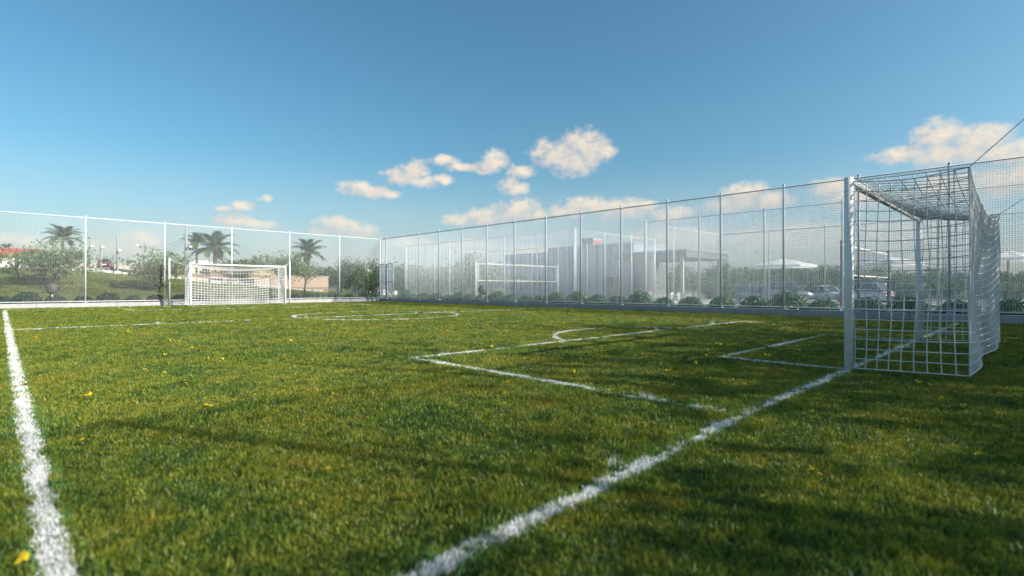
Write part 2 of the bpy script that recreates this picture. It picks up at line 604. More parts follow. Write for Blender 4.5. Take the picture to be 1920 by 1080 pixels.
turf_protos = proto_collection('turf_source', [tuft_mesh('turf_tuft', GRASS, 20, 0.042, 0.027, 0.0018, 0.65) for _ in range(6)])
BANK_LEAF = leaf_mat('bank_blades', [(0.08, 0.15, 0.05), (0.13, 0.21, 0.06), (0.20, 0.25, 0.08), (0.26, 0.21, 0.12)], trans=0.3)
bank_protos = proto_collection('bank_source', [tuft_mesh('bank_tuft', BANK_LEAF, 18, 0.05, 0.05, 0.0035, 0.9) for _ in range(4)])
white_protos = proto_collection('painted_source', [tuft_mesh('painted_tuft', WHITE_GRASS, 12, 0.018, 0.028, 0.0024, 0.6) for _ in range(4)])
fringe_protos = proto_collection('fringe_source', [tuft_mesh('fringe_tuft', FRINGE, 10, 0.03, 0.030, 0.0022, 0.6) for _ in range(3)])
tall_protos = proto_collection('tall_source', [tuft_mesh('tall_tuft', WHITE_GRASS, 14, 0.05, 0.15, 0.0020, 0.5) for _ in range(3)])


def scatter_group(name, coll):
    ng = bpy.data.node_groups.new(name, 'GeometryNodeTree')
    ng.interface.new_socket('Geometry', in_out='INPUT', socket_type='NodeSocketGeometry')
    ng.interface.new_socket('Geometry', in_out='OUTPUT', socket_type='NodeSocketGeometry')
    gi, go = ng.nodes.new('NodeGroupInput'), ng.nodes.new('NodeGroupOutput')
    ci = ng.nodes.new('GeometryNodeCollectionInfo')
    ci.inputs['Collection'].default_value = coll
    ci.inputs['Separate Children'].default_value = True
    ci.inputs['Reset Children'].default_value = True
    ip = ng.nodes.new('GeometryNodeInstanceOnPoints')
    ip.inputs['Pick Instance'].default_value = True

    def attr(nm, typ):
        nd = ng.nodes.new('GeometryNodeInputNamedAttribute')
        nd.data_type = typ
        nd.inputs['Name'].default_value = nm
        return nd.outputs['Attribute']
    L = ng.links.new
    L(gi.outputs[0], ip.inputs['Points'])
    L(ci.outputs[0], ip.inputs['Instance'])
    L(attr('pick', 'INT'), ip.inputs['Instance Index'])
    e2r = ng.nodes.new('FunctionNodeEulerToRotation')
    L(attr('rot', 'FLOAT_VECTOR'), e2r.inputs[0])
    L(e2r.outputs[0], ip.inputs['Rotation'])
    L(attr('scl', 'FLOAT_VECTOR'), ip.inputs['Scale'])
    L(ip.outputs[0], go.inputs[0])
    return ng


def scatter(name, P, S, coll, npick, parent=None, tilt=0.16):
    n = len(P)
    me = bpy.data.meshes.new(name)
    me.vertices.add(n)
    me.vertices.foreach_set('co', np.asarray(P, np.float32).ravel())
    rot = np.stack([rng.normal(0, tilt, n), rng.normal(0, tilt, n), rng.uniform(0, 6.283, n)], 1).astype(np.float32)
    a = me.attributes.new('rot', 'FLOAT_VECTOR', 'POINT'); a.data.foreach_set('vector', rot.ravel())
    a = me.attributes.new('scl', 'FLOAT_VECTOR', 'POINT'); a.data.foreach_set('vector', np.asarray(S, np.float32).ravel())
    a = me.attributes.new('pick', 'INT', 'POINT'); a.data.foreach_set('value', rng.integers(0, npick, n).astype(np.int32))
    o = link(name, me, parent)
    md = o.modifiers.new('scatter', 'NODES')
    key = coll.name + '_scatter'
    md.node_group = bpy.data.node_groups.get(key) or scatter_group(key, coll)
    return o


def field_points(zmin, zmax, dens, half=0.56):
    """random points on the turf in a wide fan before and beside the camera"""
    kmax = math.tan(math.atan(0.98) + 0.16)
    area = kmax * (zmax ** 2 - zmin ** 2)
    n = int(area * dens)
    Z = np.sqrt(rng.uniform(zmin ** 2, zmax ** 2, n))
    X = Z * rng.uniform(-kmax, kmax, n)
    x, y = 0.7144 * X + 0.6998 * Z, -0.6998 * X + 0.7144 * Z
    k = (x > FX_W + .1) & (x < FX_R - 0.02) & (y > FY_B + .3) & (y < FY_L - 0.05)
    return x[k], y[k], Z[k]


PX, PY, PS = [], [], []
for (z0, z1, dens, sc) in ((0.5, 3.2, 1500, 1.0), (3.2, 6.5, 1050, 1.1), (6.5, 12, 560, 1.35), (12, 20, 260, 1.8), (20, 45, 100, 2.5)):
    x, y, Z = field_points(z0, z1, dens)
    PX.append(x); PY.append(y); PS.append(np.full(len(x), sc))
x, y, s = np.concatenate(PX), np.concatenate(PY), np.concatenate(PS)
d = line_dist(x, y)
wear = vnoise(x, y, 3.1, 3) * 0.55 + vnoise(x, y, 9.0, 4) * 0.45
keep = (d > LW * 0.5 + rng.normal(0, 0.012, len(x))) | (rng.random(len(x)) < np.clip((wear - 0.5) * 2.2, 0.03, 0.6))
x, y, s, d = x[keep], y[keep], s[keep], d[keep]
hv = 0.72 + 0.55 * vnoise(x, y, 1.6, 1) + 0.35 * vnoise(x, y, 5.0, 2)
near_hard = np.ones(len(x))
S = np.stack([s * rng.uniform(0.8, 1.25, len(x)), s * rng.uniform(0.8, 1.25, len(x)), np.power(s, 0.55) * hv * rng.uniform(0.8, 1.15, len(x))], 1)
turf = scatter('turf_grass', np.stack([x, y, np.zeros(len(x))], 1), S, turf_protos, 6)
tag(turf, 'short mown turf grass in patchy green and olive covering the pitch', 'grass', kind='stuff')

bx_, by_ = rng.uniform(-4, 23, 16000), rng.uniform(34.5, 43.7, 16000)
bz_ = np.array([terrain_h(a, b) for a, b in zip(bx_, by_)])
bs_ = rng.uniform(1.5, 3.0, len(bx_)) * (0.6 + 0.8 * vnoise(bx_, by_, 0.8, 8))
bank = scatter('bank_grass', np.stack([bx_, by_, bz_ - 0.02], 1), np.stack([bs_ * 1.2, bs_ * 1.2, bs_ * 0.75], 1), bank_protos, 4)
tag(bank, 'rough ankle-high grass on the bank behind the far fence', 'grass', kind='stuff')

paint_sheet = mat('line_paint', (0.62, 0.64, 0.66), 0.9, 0.1, vary=0.9, vscale=14.0, dark=(0.20, 0.26, 0.14), coords='World')
for key, polys in LINES.items():
    name = key.rstrip('_')
    g = MB()
    pts_x, pts_y, fr_x, fr_y = [], [], [], []
    for poly in polys:
        for k, (p, q) in enumerate(zip(poly[:-1], poly[1:])):
            p, q = np.array(p), np.array(q)
            L = np.linalg.norm(q - p)
            t = (q - p) / L
            nrm = np.array([-t[1], t[0]])
            ns = max(1, int(L / 0.25))
            e0 = LW * 0.36 if len(poly) < 8 else 0
            for i in range(ns):
                a, b = p + (q - p) * i / ns, p + (q - p) * (i + 1) / ns
                wv = LW * 0.40
                zz = 0.004 + 0.0004 * (list(LINES).index(key)) + 0.00012 * (k % 2)
                g.quad((*(a - nrm * wv), zz), (*(b - nrm * wv), zz), (*(b + nrm * wv), zz), (*(a + nrm * wv), zz))
            dens = 4200
            n = int(L * LW * dens)
            tt = rng.uniform(-e0 / L, 1 + e0 / L, n)
            off = rng.uniform(-0.45, 0.45, n) * LW + rng.normal(0, 0.006, n)
            xy = p + np.outer(tt, q - p) + np.outer(off, nrm)
            pts_x.append(xy[:, 0]); pts_y.append(xy[:, 1])
            m_ = int(L * 130)
            tt = rng.uniform(0, 1, m_)
            off = (LW * 0.5 + np.abs(rng.normal(0, 0.028, m_))) * rng.choice([-1, 1], m_)
            xy = p + np.outer(tt, q - p) + np.outer(off, nrm)
            fr_x.append(xy[:, 0]); fr_y.append(xy[:, 1])
    o = tag(g.build(name + '_marking', paint_sheet), LINE_LABEL[key], 'pitch marking', 'painted pitch markings', 'structure')
    x, y = np.concatenate(pts_x), np.concatenate(pts_y)
    Z = 0.6998 * x + 0.7144 * y
    dist = np.hypot(x, y)
    patch = vnoise(x, y, 1.3, 5) * 0.35 + vnoise(x, y, 4.1, 3) * 0.35 + vnoise(x, y, 14.0, 4) * 0.3
    worn = np.interp(dist, [2, 5, 7, 14, 22], [0.36, 0.35, 0.34, 0.37, 0.38])
    if key == 'touchline':
        worn = worn * 0.75
        
    if key == 'touchline_':
        worn = worn + 0.25
    prob = np.clip((patch - worn) * 5, 0.0, 1) * np.interp(dist, [3, 6, 12, 20], [0.75, 0.62, 0.42, 0.36])
    k = (rng.random(len(x)) < prob) & (Z > 0.4) & (np.abs(0.7144 * x - 0.6998 * y) < Z * 1.25 + 0.6)
    x, y, dist = x[k], y[k], dist[k]
    sc = np.interp(dist, [3, 6, 12, 20], [1.0, 1.1, 1.4, 1.8])
    hs = np.interp(dist, [3, 6, 12, 20], [1.0, 1.0, 1.15, 1.3]) * rng.uniform(0.75, 1.2, len(x))
    if len(x):
        c = scatter('painted_grass', np.stack([x, y, np.full(len(x), 0.002)], 1), np.stack([sc, sc, hs], 1), white_protos, 4, o)
        c['kind'] = 'stuff'
    x, y = np.concatenate(fr_x), np.concatenate(fr_y)
    dist = np.hypot(x, y)
    k = (dist < 9) & (0.6998 * x + 0.7144 * y > 0.4) & (rng.random(len(x)) < 0.55)
    x, y = x[k], y[k]
    if len(x):
        c = scatter('colour_fringe_grass', np.stack([x, y, np.full(len(x), 0.002)], 1), np.tile([1, 1, 1.05], (len(x), 1)), fringe_protos, 3, o)  # green optical fringe of the lines, added as coloured blades
        c['kind'] = 'stuff'
    # taller painted blades standing up here and there on the lines
    TALL = {'penalty_area_line': [(4.0, 2.45), (4.02, 2.35), (4.6, 6.0), (10.4, 6.02), (13.1, 5.98)],
            'goal_line': [(3.5, 1.6), (2.35, 1.62), (10.3, 1.6)], 'goal_area_line': [(9.6, 3.12)], 'halfway_line': [(6.9, YC), (11.0, YC), (3.0, YC)],
            'goal_line_': [(4.5, Y_F), (9.0, Y_F)], 'centre_circle': [(6.75, 16.9), (6.9, 17.3), (12.1, 15.5)]}.get(key)
    if TALL:
        T = np.array([(a + rng.normal(0, .03), b + rng.normal(0, .03), 0) for a, b in TALL for _ in range(3)])
        sc = np.clip(np.hypot(T[:, 0], T[:, 1]) / 14, 0.5, 0.9)
        c = scatter('tall_painted_blades', T, np.stack([sc, sc, sc * rng.uniform(0.6, 1.15, len(T))], 1), tall_protos, 3, o)
        c['kind'] = 'stuff'

# ------------------------------------------------------------------ goals
def goal(name, label, y0, sgn, cord, ties, spacing):
    """y0: goal line, sgn: direction of the net's depth"""
    t = thing(name, label, 'goal', (XC, y0, 0), group='football goals')
    hw, H, r = (GX1 - GX0) / 2, 2.2, 0.046
    for s in (-1, 1):
        MB().tube([(s * hw, 0, -0.05), (s * hw, 0, H + 0.05)], r, 20).build('post', white_paint, t, True)
    MB().tube([(-hw + r * 0.9, 0, H), (hw - r * 0.9, 0, H)], r, 20).build('crossbar', white_paint, t, True)
    D, zb = 1.06, 0.07
    cordm = mat('net_cord', (0.64, 0.66, 0.68), 0.7, 0.3)

    def back_top(u):              # u in -1..1 across the goal
        return 2.20 - 0.26 * (1 - u * u) ** 0.8

    def top_pt(u, v):             # v 0 at the bar, 1 at the back edge
        hz = H + (back_top(u) - H) * v ** 1.1 - 0.07 * math.sin(math.pi * v) * (1 - abs(u) ** 3)
        return (u * hw, sgn * D * v, hz)

    def back_pt(u, v):            # v 0 top, 1 bottom
        z = back_top(u) + (zb - back_top(u)) * v - 0.10 * math.sin(math.pi * v) * (1 - abs(u) ** 1.5)
        return (u * hw, sgn * (D - 0.10 * math.sin(math.pi * v) * (1 - u * u) - 0.05 * math.sin(5 * u + 2) * v * (1 - u * u)), z)

    def side_pt(s, u, v):         # u 0 at the post, 1 at the back; v 0 top, 1 bottom
        zt = H - 0.05 * math.sin(math.pi * u)
        z = zt + (zb - 0.03 + 0.03 * u - zt) * v
        bow = 0.05 * math.sin(math.pi * u) * math.sin(math.pi * v)
        return (s * (hw - 0.01 - bow), sgn * (0.05 + (D - 0.05) * u + 0.012 * math.sin(9 * v + 5 * u)), z)

    nu, nd, nh = int(2 * hw / spacing), int(round(D / spacing)), int(round(H / (spacing * 1.05)))
    jit = lambda k: 1.0
    for s in (-1, 1):
        g = MB()
        for i in range(nd + 1):
            g.tube([side_pt(s, i / nd, j / 10) for j in range(11)], cord, 5, False)
        for j in range(nh + 1):
            g.tube([side_pt(s, i / 8, j / nh) for i in range(9)], cord * (1.15 if j in (0, nh) else 1), 5, False)
        g.build('side_net', cordm, t, True)
        # lashing wound round the post
        g = MB()
        turns = nh * 2
        g.tube([(s * hw + 0.0485 * math.cos(k * math.pi / 4), 0.0485 * math.sin(k * math.pi / 4), 0.08 + (H - 0.16) * k / (8 * turns)) for k in range(8 * turns + 1)], cord * 0.35, 4, False)
        g.build('lashing', cordm, t, True)
    g = MB()
    for i in range(nu + 1):
        g.tube([top_pt(-1 + 2 * i / nu, j / 8) for j in range(9)], cord, 5, False)
    for j in range(nd + 1):
        g.tube([top_pt(-1 + 2 * i / 28, j / nd) for i in range(29)], cord * (1.2 if j == nd else 1), 5, False)
    g.build('top_net', cordm, t, True)
    g = MB()
    for i in range(nu + 1):
        g.tube([back_pt(-1 + 2 * i / nu, j / 10) for j in range(11)], cord, 5, False)
    for j in range(1, nh + 1):
        g.tube([back_pt(-1 + 2 * i / 28, j / nh) for i in range(29)], cord * (1.2 if j == nh else 1), 5, False)
    g.build('back_net', cordm, t, True)
    for s, (tx, ty, tz) in zip((-1, 1), ties):
        a = Vector((s * hw, sgn * D, 2.2))
        b = Vector((tx - XC, ty - y0, tz))
        g = MB().tube([a.lerp(b, k / 6) - Vector((0, 0, 0.03 * math.sin(math.pi * k / 6))) for k in range(7)], cord * 0.9, 5, False)
        g.build('guy_rope', cordm, t, True)
    return t


goal('football_goal', 'large white goal with slack rope net in the foreground', Y_N, -1, 0.0056,
     [(GX0 - 0.1, FY_B + 0.9, 5.1), (GX1 + 0.2, FY_B + 0.9, 4.4)], 0.112)
goal('football_goal', 'white goal with rope net in front of the far fence', Y_F, 1, 0.0135, [(6.40, 32.45, 2.48), (12.7, 32.45, 2.48)], 0.150)
for (x, y, h, lab) in ((6.40, 32.45, 2.52, 'thin white net pole standing apart just left of the far goal'),
                       (12.70, 32.45, 2.52, 'thin white net pole at the right end of the far goal'),
                       (GX0 - 0.1, FY_B + 0.9, 5.2, 'tall white net pole behind the near goal, outside the picture'),
                       (GX1 + 0.2, FY_B + 0.9, 4.5, 'white net pole behind the far post of the near goal')):
    t = thing('net_pole', lab, 'pole', (x, y, 0), group='net poles')
    MB().tube([(0, 0, -0.05), (0, 0, h)], 0.04, 14).build('shaft', white_paint, t, True)
    MB().lathe([(0.042, h - 0.02), (0.05, h), (0.04, h + 0.03), (0.0, h + 0.04)], 12).build('cap', white_paint, t, True)

# ------------------------------------------------------------------ mesh fences
def fence_run(name, label, A, B, posts, h, wall=(0.24, 0.22), wire=0.0031, gap=(0.055, 0.055), group='mesh fences', mid=None, rail=0.024, post_r=0.035, wm=None):
    """A, B: ends on the ground; posts: distances along the run"""
    A, B = Vector((*A, 0)), Vector((*B, 0))
    L = (B - A).length
    ang = math.atan2(B.y - A.y, B.x - A.x)
    t = thing(name, label, 'fence', A, ang, group)
    zb = wall[0] if wall else 0.0
    if wall:
        g = MB()
        nseg = max(1, int(L / 3.0))
        for k in range(nseg):
            bw = MB().box(L * k / nseg + 0.004, L * (k + 1) / nseg - 0.004, -wall[1] / 2, wall[1] / 2, -0.35, zb)
            bw.build('base_wall', concrete, t)
    MB().tube([(0, 0, h), (L, 0, h)], rail, 10).build('top_rail', galv, t, True)
    MB().tube([(0, 0, zb + 0.07), (L, 0, zb + 0.07)], rail * 0.8, 8).build('bottom_rail', galv, t, True)
    if mid:
        MB().tube([(0, 0.0, mid), (L, 0.0, mid)], rail * 0.6, 8).build('middle_rail', galv, t, True)
    pm = MB()
    pm.tube([(0, 0, zb - 0.02 if wall else -0.1), (0, 0, h + 0.07)], post_r, 14)
    pm.lathe([(post_r * 1.0, h + 0.07), (post_r * 1.3, h + 0.075), (post_r * 1.2, h + 0.10), (0.0, h + 0.12)], 12)
    if wall:
        pm.box(-0.08, 0.08, -0.07, 0.07, zb, zb + 0.012)
    pme = pm.mesh('post', galv, True)
    for d in posts:
        o = link('post', pme, t)
        o.location = (d, 0, 0)
    ends = sorted(posts)
    for a, b in zip(ends[:-1], ends[1:]):
        if b - a < 0.2:
            continue
        V, F = [], []
        w = wire

        def bar(x0, x1, z0, z1, yo):
            i = len(V)
            V.extend([(x0, yo - w, z0), (x1, yo - w, z0), (x1, yo - w, z1), (x0, yo - w, z1), (x0, yo + w, z0), (x1, yo + w, z0), (x1, yo + w, z1), (x0, yo + w, z1)])
            for q in ((3, 2, 1, 0), (4, 5, 6, 7), (0, 1, 5, 4), (1, 2, 6, 5), (2, 3, 7, 6), (3, 0, 4, 7)):
                F.append(tuple(i + k for k in q))
        z0, z1 = zb + 0.06, h
        nv = max(2, int((b - a) / gap[0]))
        for k in range(1, nv):
            xx = a + (b - a) * k / nv
            bar(xx - w, xx + w, z0, z1, 0.0)
        nh = max(2, int((z1 - z0) / gap[1]))
        for k in range(1, nh):
            zz = z0 + (z1 - z0) * k / nh
            bar(a, b, zz - w, zz + w, 2.05 * w)
        link('net_panel', mesh_np('net_panel', V, F, wm or wire_m), t)
    return t


# far fence: posts seen at these picture columns
fp = [at_y(px, FY_L)[0] for px in (160, 309, 435, 543.5, 636.5)]
step = (fp[-1] - fp[0]) / 4
fx0 = fp[0] - 6 * step
posts = [k * step for k in range(11)]
n_extra = [FX_R - fx0]
fence_run('mesh_fence', 'tall sunlit white mesh fence on low concrete wall behind the far goal', (fx0, FY_L), (FX_R, FY_L), posts + n_extra, FENCE_H, rail=0.024, wire=0.0025, gap=(0.06, 0.06), wm=wire_grey)
# shaded fence along the right touchline
sp = [at_x(px, FX_R)[0] for px in (785, 824, 867, 913, 966, 1022, 1089, 1164, 1251, 1352, 1472, 1610, 1780)]
pit = (sp[0] - sp[-1]) / 12
first = sp[0]
dd = [FY_L - first]
k = 1
while first - k * pit > FY_B:
    dd.append(FY_L - (first - k * pit)); k += 1
fence_run('mesh_fence', 'long tall mesh fence on shaded low wall along the right touchline', (FX_R, FY_L - 0.14), (FX_R, FY_B), [0.08, 0.66] + [q - 0.14 for q in dd] + [FY_L - FY_B - 0.3], FENCE_H, mid=None)
# behind the near goal: out of the picture, its shadow lies over the foreground
L3 = FX_R - 0.2 - FX_W
fence_run('mesh_fence', 'mesh fence behind the near goal that shades the foreground turf', (FX_W, FY_B), (FX_R - 0.2, FY_B), [4.37 - FX_W + 3.0 * k for k in range(-4, 5)], 4.6, wire=0.0030, gap=(0.06, 0.06), post_r=0.04, rail=0.02)

# gate leaves beside the fence corner
for k, (ya, yb) in enumerate(((32.75, 31.9), (31.8, 31.0))):
    t = thing('fence_gate', ['narrow steel gate leaf next to the fence corner', 'narrow steel gate leaf further from the fence corner'][k], 'gate', (FX_R - 0.16, ya, 0), group='gate leaves')
    W = yb - ya
    zg0, zg1 = 0.32, 2.62
    g = MB()
    for q in ((0, 0), (0, W)):
        g.tube([(0, q[1], zg0), (0, q[1], zg1)], 0.035, 8)
    g.tube([(0, 0, zg1), (0, W, zg1)], 0.035, 8).tube([(0, 0, zg0), (0, W, zg0)], 0.035, 8).tube([(0, 0, 1.4), (0, W, 1.4)], 0.025, 8)
    g.tube([(0, 0, zg1 - 0.16), (0, W, zg1 - 0.16)], 0.03, 8)
    g.build('frame', galv, t, True)
    g = MB()
    for i in range(1, 12):
        g.box(-0.003, 0.003, W * i / 12 - 0.003, W * i / 12 + 0.003, zg0, zg1)
    for i in range(1, 40):
        z = zg0 + (zg1 - zg0) * i / 40
        g.box(0.0065, 0.012, min(0, W), max(0, W), z - 0.003, z + 0.003)
    g.build('mesh_infill', wire_m, t)
    MB().box(0.03, 0.06, W * 0.85, W * 0.95, 1.2, 1.35).build('handle', mat('dark_metal', (0.05, 0.05, 0.06), 0.4, 0.5, 0.6), t)

# ------------------------------------------------------------------ volleyball cages
CX0, CX1 = 24.14, 33.24


def cage(tagname, ya, yb, near_label):
    sides = [((CX0, yb), (CX0, ya), 'side facing the pitch'), ((CX1, ya), (CX1, yb), 'far side'),
             ((CX0, ya), (CX1, ya), 'near end'), ((CX1, yb), (CX0, yb), 'far end')]
    for (p, q, what) in sides:
        L = math.hypot(q[0] - p[0], q[1] - p[1])
        n = int(round(L / 3.0))
        pp = [L * k / n for k in range(n + (0 if 'end' in what else 1))]
        if 'end' in what:
            pp = [0.12] + pp[1:] + [L - 0.12]
        fence_run('cage_fence', 'pale mesh fence of the %s, %s' % (tagname, what), p, q, pp, 4.4, wall=(0.12, 0.16), wire=0.0022,
                  gap=(0.06, 0.06), group='volleyball cage fences', rail=0.018, wm=wire_cage if 'end' in what else None)


cage('volleyball cage beside the grey building', 19.4, 37.4, '')
cage('volleyball cage behind the near goal', -3.3, 14.7, '')
dark_metal = mat('dark_metal', (0.05, 0.05, 0.06), 0.4, 0.5, 0.6)
for (yv, lab, pole_m) in ((28.4, 'volleyball net in the cage before the grey building', galv), (5.75, 'volleyball net seen through the near goal', dark_metal)):
    t = thing('volleyball_net', lab, 'volleyball net', (CX0, yv, 0), group='volleyball nets')
    a, b = 0.25, 9.1 - 0.25
    for q in (0.1, 9.0):
        MB().tube([(q, 0, -0.05), (q, 0, 2.9)], 0.055, 12).build('pole', pole_m, t, True)
    band = mat('net_band', (0.60, 0.58, 0.53), 0.7, 0.2)
    MB().box(a, b, -0.012, 0.012, 2.69, 2.75).build('top_band', band, t)
    MB().box(a, b, -0.012, 0.012, 1.48, 1.53).build('bottom_band', band, t)
    for q in (a, b - 0.06):
        MB().box(q, q + 0.06, -0.010, 0.010, 1.53, 2.66).build('side_band', band, t)
    g = MB()
    for i in range(1, 86):
        q = a + (b - a) * i / 86
        g.box(q - 0.003, q + 0.003, -0.003, 0.003, 1.53, 2.66)
    for i in range(1, 11):
        z = 1.53 + 1.13 * i / 11
        g.box(a, b, 0.0035, 0.0095, z - 0.003, z + 0.003)
    g.build('netting', mat('dark_netting', (0.25, 0.28, 0.28), 0.8, 0.2), t)
    an = mat('antenna', (0.75, 0.22, 0.14), 0.6)
    for q in (a + 0.25,):
        for k in range(6):
            MB().tube([(q, 0.02, 1.5 + k * 0.33), (q, 0.02, 1.83 + k * 0.33)], 0.012, 6).build('antenna', an if k % 2 else band, t)

# ------------------------------------------------------------------ foliage builders
def leaf_cards(C, Nrm, size, aspect=0.55):
    """rhombic leaves: centres C (n,3), normals Nrm (n,3) -> V, F"""
    n = len(C)
    Nrm = Nrm / (np.linalg.norm(Nrm, axis=1, keepdims=True) + 1e-9)
    rnd = rng.normal(size=(n, 3))
    t = np.cross(Nrm, rnd)
    t /= (np.linalg.norm(t, axis=1, keepdims=True) + 1e-9)
    b = np.cross(Nrm, t)
    s = (size * rng.uniform(0.65, 1.3, n))[:, None]
    bend = Nrm * s * 0.18
    V = np.empty((n, 4, 3))
    V[:, 0] = C - t * s - bend
    V[:, 1] = C - b * s * aspect
    V[:, 2] = C + t * s - bend
    V[:, 3] = C + b * s * aspect
    F = np.arange(n * 4).reshape(n, 4)
    F = np.concatenate([F[:, [0, 1, 3]], F[:, [1, 2, 3]]])
    return V.reshape(-1, 3), F


BUSH_M = leaf_mat('bush_leaf', [(0.014, 0.065, 0.022), (0.028, 0.105, 0.034), (0.060, 0.165, 0.055), (0.11, 0.23, 0.085)], trans=0.25, rough=0.35, spec=0.5)
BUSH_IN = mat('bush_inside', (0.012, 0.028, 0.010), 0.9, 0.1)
TWIG = mat('bark', (0.12, 0.09, 0.065), 0.9, 0.15, vary=0.6, vscale=9.0, bump=0.5, bscale=20.0)


def bush_mesh(r, h, n, size):
    u = rng.normal(size=(n, 3))
    u /= np.linalg.norm(u, axis=1, keepdims=True)
    u[:, 2] = np.abs(u[:, 2]) * 1.05 - 0.08
    lump = 1 + 0.045 * np.sin(u[:, 0] * 9 + u[:, 1] * 7) + 0.05 * np.sin(u[:, 1] * 13 + u[:, 2] * 11)
    rad = (rng.uniform(0.92, 1.02, n) * lump)[:, None]
    C = u * rad * np.array([r, r, h])
    return leaf_cards(C, u + rng.normal(0, 0.55, (n, 3)), size)


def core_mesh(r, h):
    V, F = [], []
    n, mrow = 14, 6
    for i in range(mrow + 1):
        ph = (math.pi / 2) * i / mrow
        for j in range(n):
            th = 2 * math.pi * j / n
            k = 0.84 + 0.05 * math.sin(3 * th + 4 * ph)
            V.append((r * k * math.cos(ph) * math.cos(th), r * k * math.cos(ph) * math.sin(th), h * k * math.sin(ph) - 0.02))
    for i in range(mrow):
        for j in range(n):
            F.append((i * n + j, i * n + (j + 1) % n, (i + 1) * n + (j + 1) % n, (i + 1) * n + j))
    return mesh_np('inner_core', V, F, BUSH_IN, True)  # closed, nearly black dome filling the bush under its leaves


BV = []
for (r, h) in ((0.50, 0.50), (0.48, 0.46), (0.62, 0.70), (0.60, 0.66)):
    Vb, Fb = bush_mesh(r * 1.08, h * 1.10, 2400, 0.034)
    BV.append((mesh_np('foliage', Vb, Fb, BUSH_M), core_mesh(r, h)))


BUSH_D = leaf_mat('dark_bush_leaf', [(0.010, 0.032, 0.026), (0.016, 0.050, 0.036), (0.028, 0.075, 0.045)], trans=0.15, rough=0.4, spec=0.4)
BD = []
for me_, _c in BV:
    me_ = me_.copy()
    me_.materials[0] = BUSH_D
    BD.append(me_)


def bush(x, y, big, label, group, z=0.08, sc=1.0, dark=False):
    i = random.choice((2, 3)) if big else random.choice((0, 1))
    t = thing('round_bush', label, 'bush', (x, y, z), random.uniform(0, 6.28), group)
    t.scale = (sc * random.uniform(0.93, 1.07), sc * random.uniform(0.93, 1.07), sc * random.uniform(0.92, 1.1))
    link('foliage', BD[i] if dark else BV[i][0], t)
    link('inner_core', BV[i][1], t)


BXR = 20.15
cols = [761, 775, 795.6, 818, 841, 862, 883, 905, 932, 957, 987, 1013, 1045, 1084, 1120, 1159, 1201, 1244, 1295, 1353, 1414, 1477, 1544, 1623, 1702, 1794, 1897]
bigs = {761, 862, 932, 1045, 1084, 1201, 1477, 1702}
for i, px in enumerate(cols):
    y, Z = at_x(px, BXR)
    bush(BXR, y, px in bigs, '%s clipped round bush behind the shaded low wall, %s from the fence corner' % ('large' if px in bigs else 'small', ORD[i]), 'clipped bushes along the shaded fence')
cols = [6, 51, 104, 156, 204, 250, 292, 337, 378, 418, 455, 490, 522, 552, 576, 602, 626, 655, 682, 708]
for i, px in enumerate(cols):
    x, Z = at_y(px, 34.0)
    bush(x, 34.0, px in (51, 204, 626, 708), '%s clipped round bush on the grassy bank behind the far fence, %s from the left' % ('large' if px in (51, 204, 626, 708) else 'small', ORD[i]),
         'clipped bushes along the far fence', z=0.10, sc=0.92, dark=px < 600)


def tree_geo(h_trunk, h_crown, spread, n_leaf, size, limbs=6, flat=1.0, seed=1, droop=0.0):
    """tapered trunk, limbs and twigs as tubes; leaves gathered round the twig ends"""
    rs = random.Random(seed)
    nr = np.random.default_rng(seed)
    g = MB()
    H = h_trunk + h_crown
    top = Vector((rs.uniform(-.15, .15), rs.uniform(-.15, .15), h_trunk))
    r0 = 0.028 * H
    g.tube([(0, 0, -0.3), (0.02, 0.01, h_trunk * 0.4), top], r0, 8, False, r0 * 0.7)
    tips = []
    for i in range(limbs):
        a = 2 * math.pi * i / limbs + rs.uniform(-.4, .4)
        up = rs.uniform(0.35, 1.0)
        end = top + Vector((math.cos(a) * spread * (1.15 - up * 0.75), math.sin(a) * spread * (1.15 - up * 0.75), h_crown * up * flat * rs.uniform(0.75, 1.0)))
        mid = top.lerp(end, 0.5) + Vector((rs.uniform(-.12, .12), rs.uniform(-.12, .12), 0.12 * h_crown)) * 1.0
        g.tube([top - Vector((0, 0, h_trunk * rs.uniform(0, 0.3))), mid, end], r0 * 0.5, 6, False, r0 * 0.10)
        for j in range(6):
            f = rs.uniform(0.25, 1.0)
            s = top.lerp(mid, f * 2) if f < 0.5 else mid.lerp(end, f * 2 - 1)
            e = s + Vector((rs.gauss(0, 1), rs.gauss(0, 1), rs.gauss(0.35 - droop, 0.7))) * spread * 0.32
            g.tube([s, s.lerp(e, 0.5) + Vector((0, 0, 0.04)), e], r0 * 0.16, 4, False, r0 * 0.04)
            tips += [e, s.lerp(e, 0.6)]
        tips.append(end)
    T = np.array([tuple(p) for p in tips])
    k = nr.integers(0, len(T), n_leaf)
    C = T[k] + nr.normal(0, 1, (n_leaf, 3)) * np.array([spread * 0.15, spread * 0.15, h_crown * 0.085])
    Nn = nr.normal(0, 1, (n_leaf, 3)) + np.array([0, 0, 0.8])
    return g, leaf_cards(C, Nn, size)


def tree(name, label, loc, geo, lm, group, rz=0.0, sc=1.0):
    t = thing(name, label, 'tree', loc, rz, group)
    t.scale = (sc, sc, sc)
    link('trunk', geo[0], t)
    link('crown', geo[1], t)
    return t


def tree_meshes(lm, *a, **k):
    g, (V, F) = tree_geo(*a, **k)
    return g.mesh('trunk', TWIG, True), mesh_np('crown', V, F, lm)


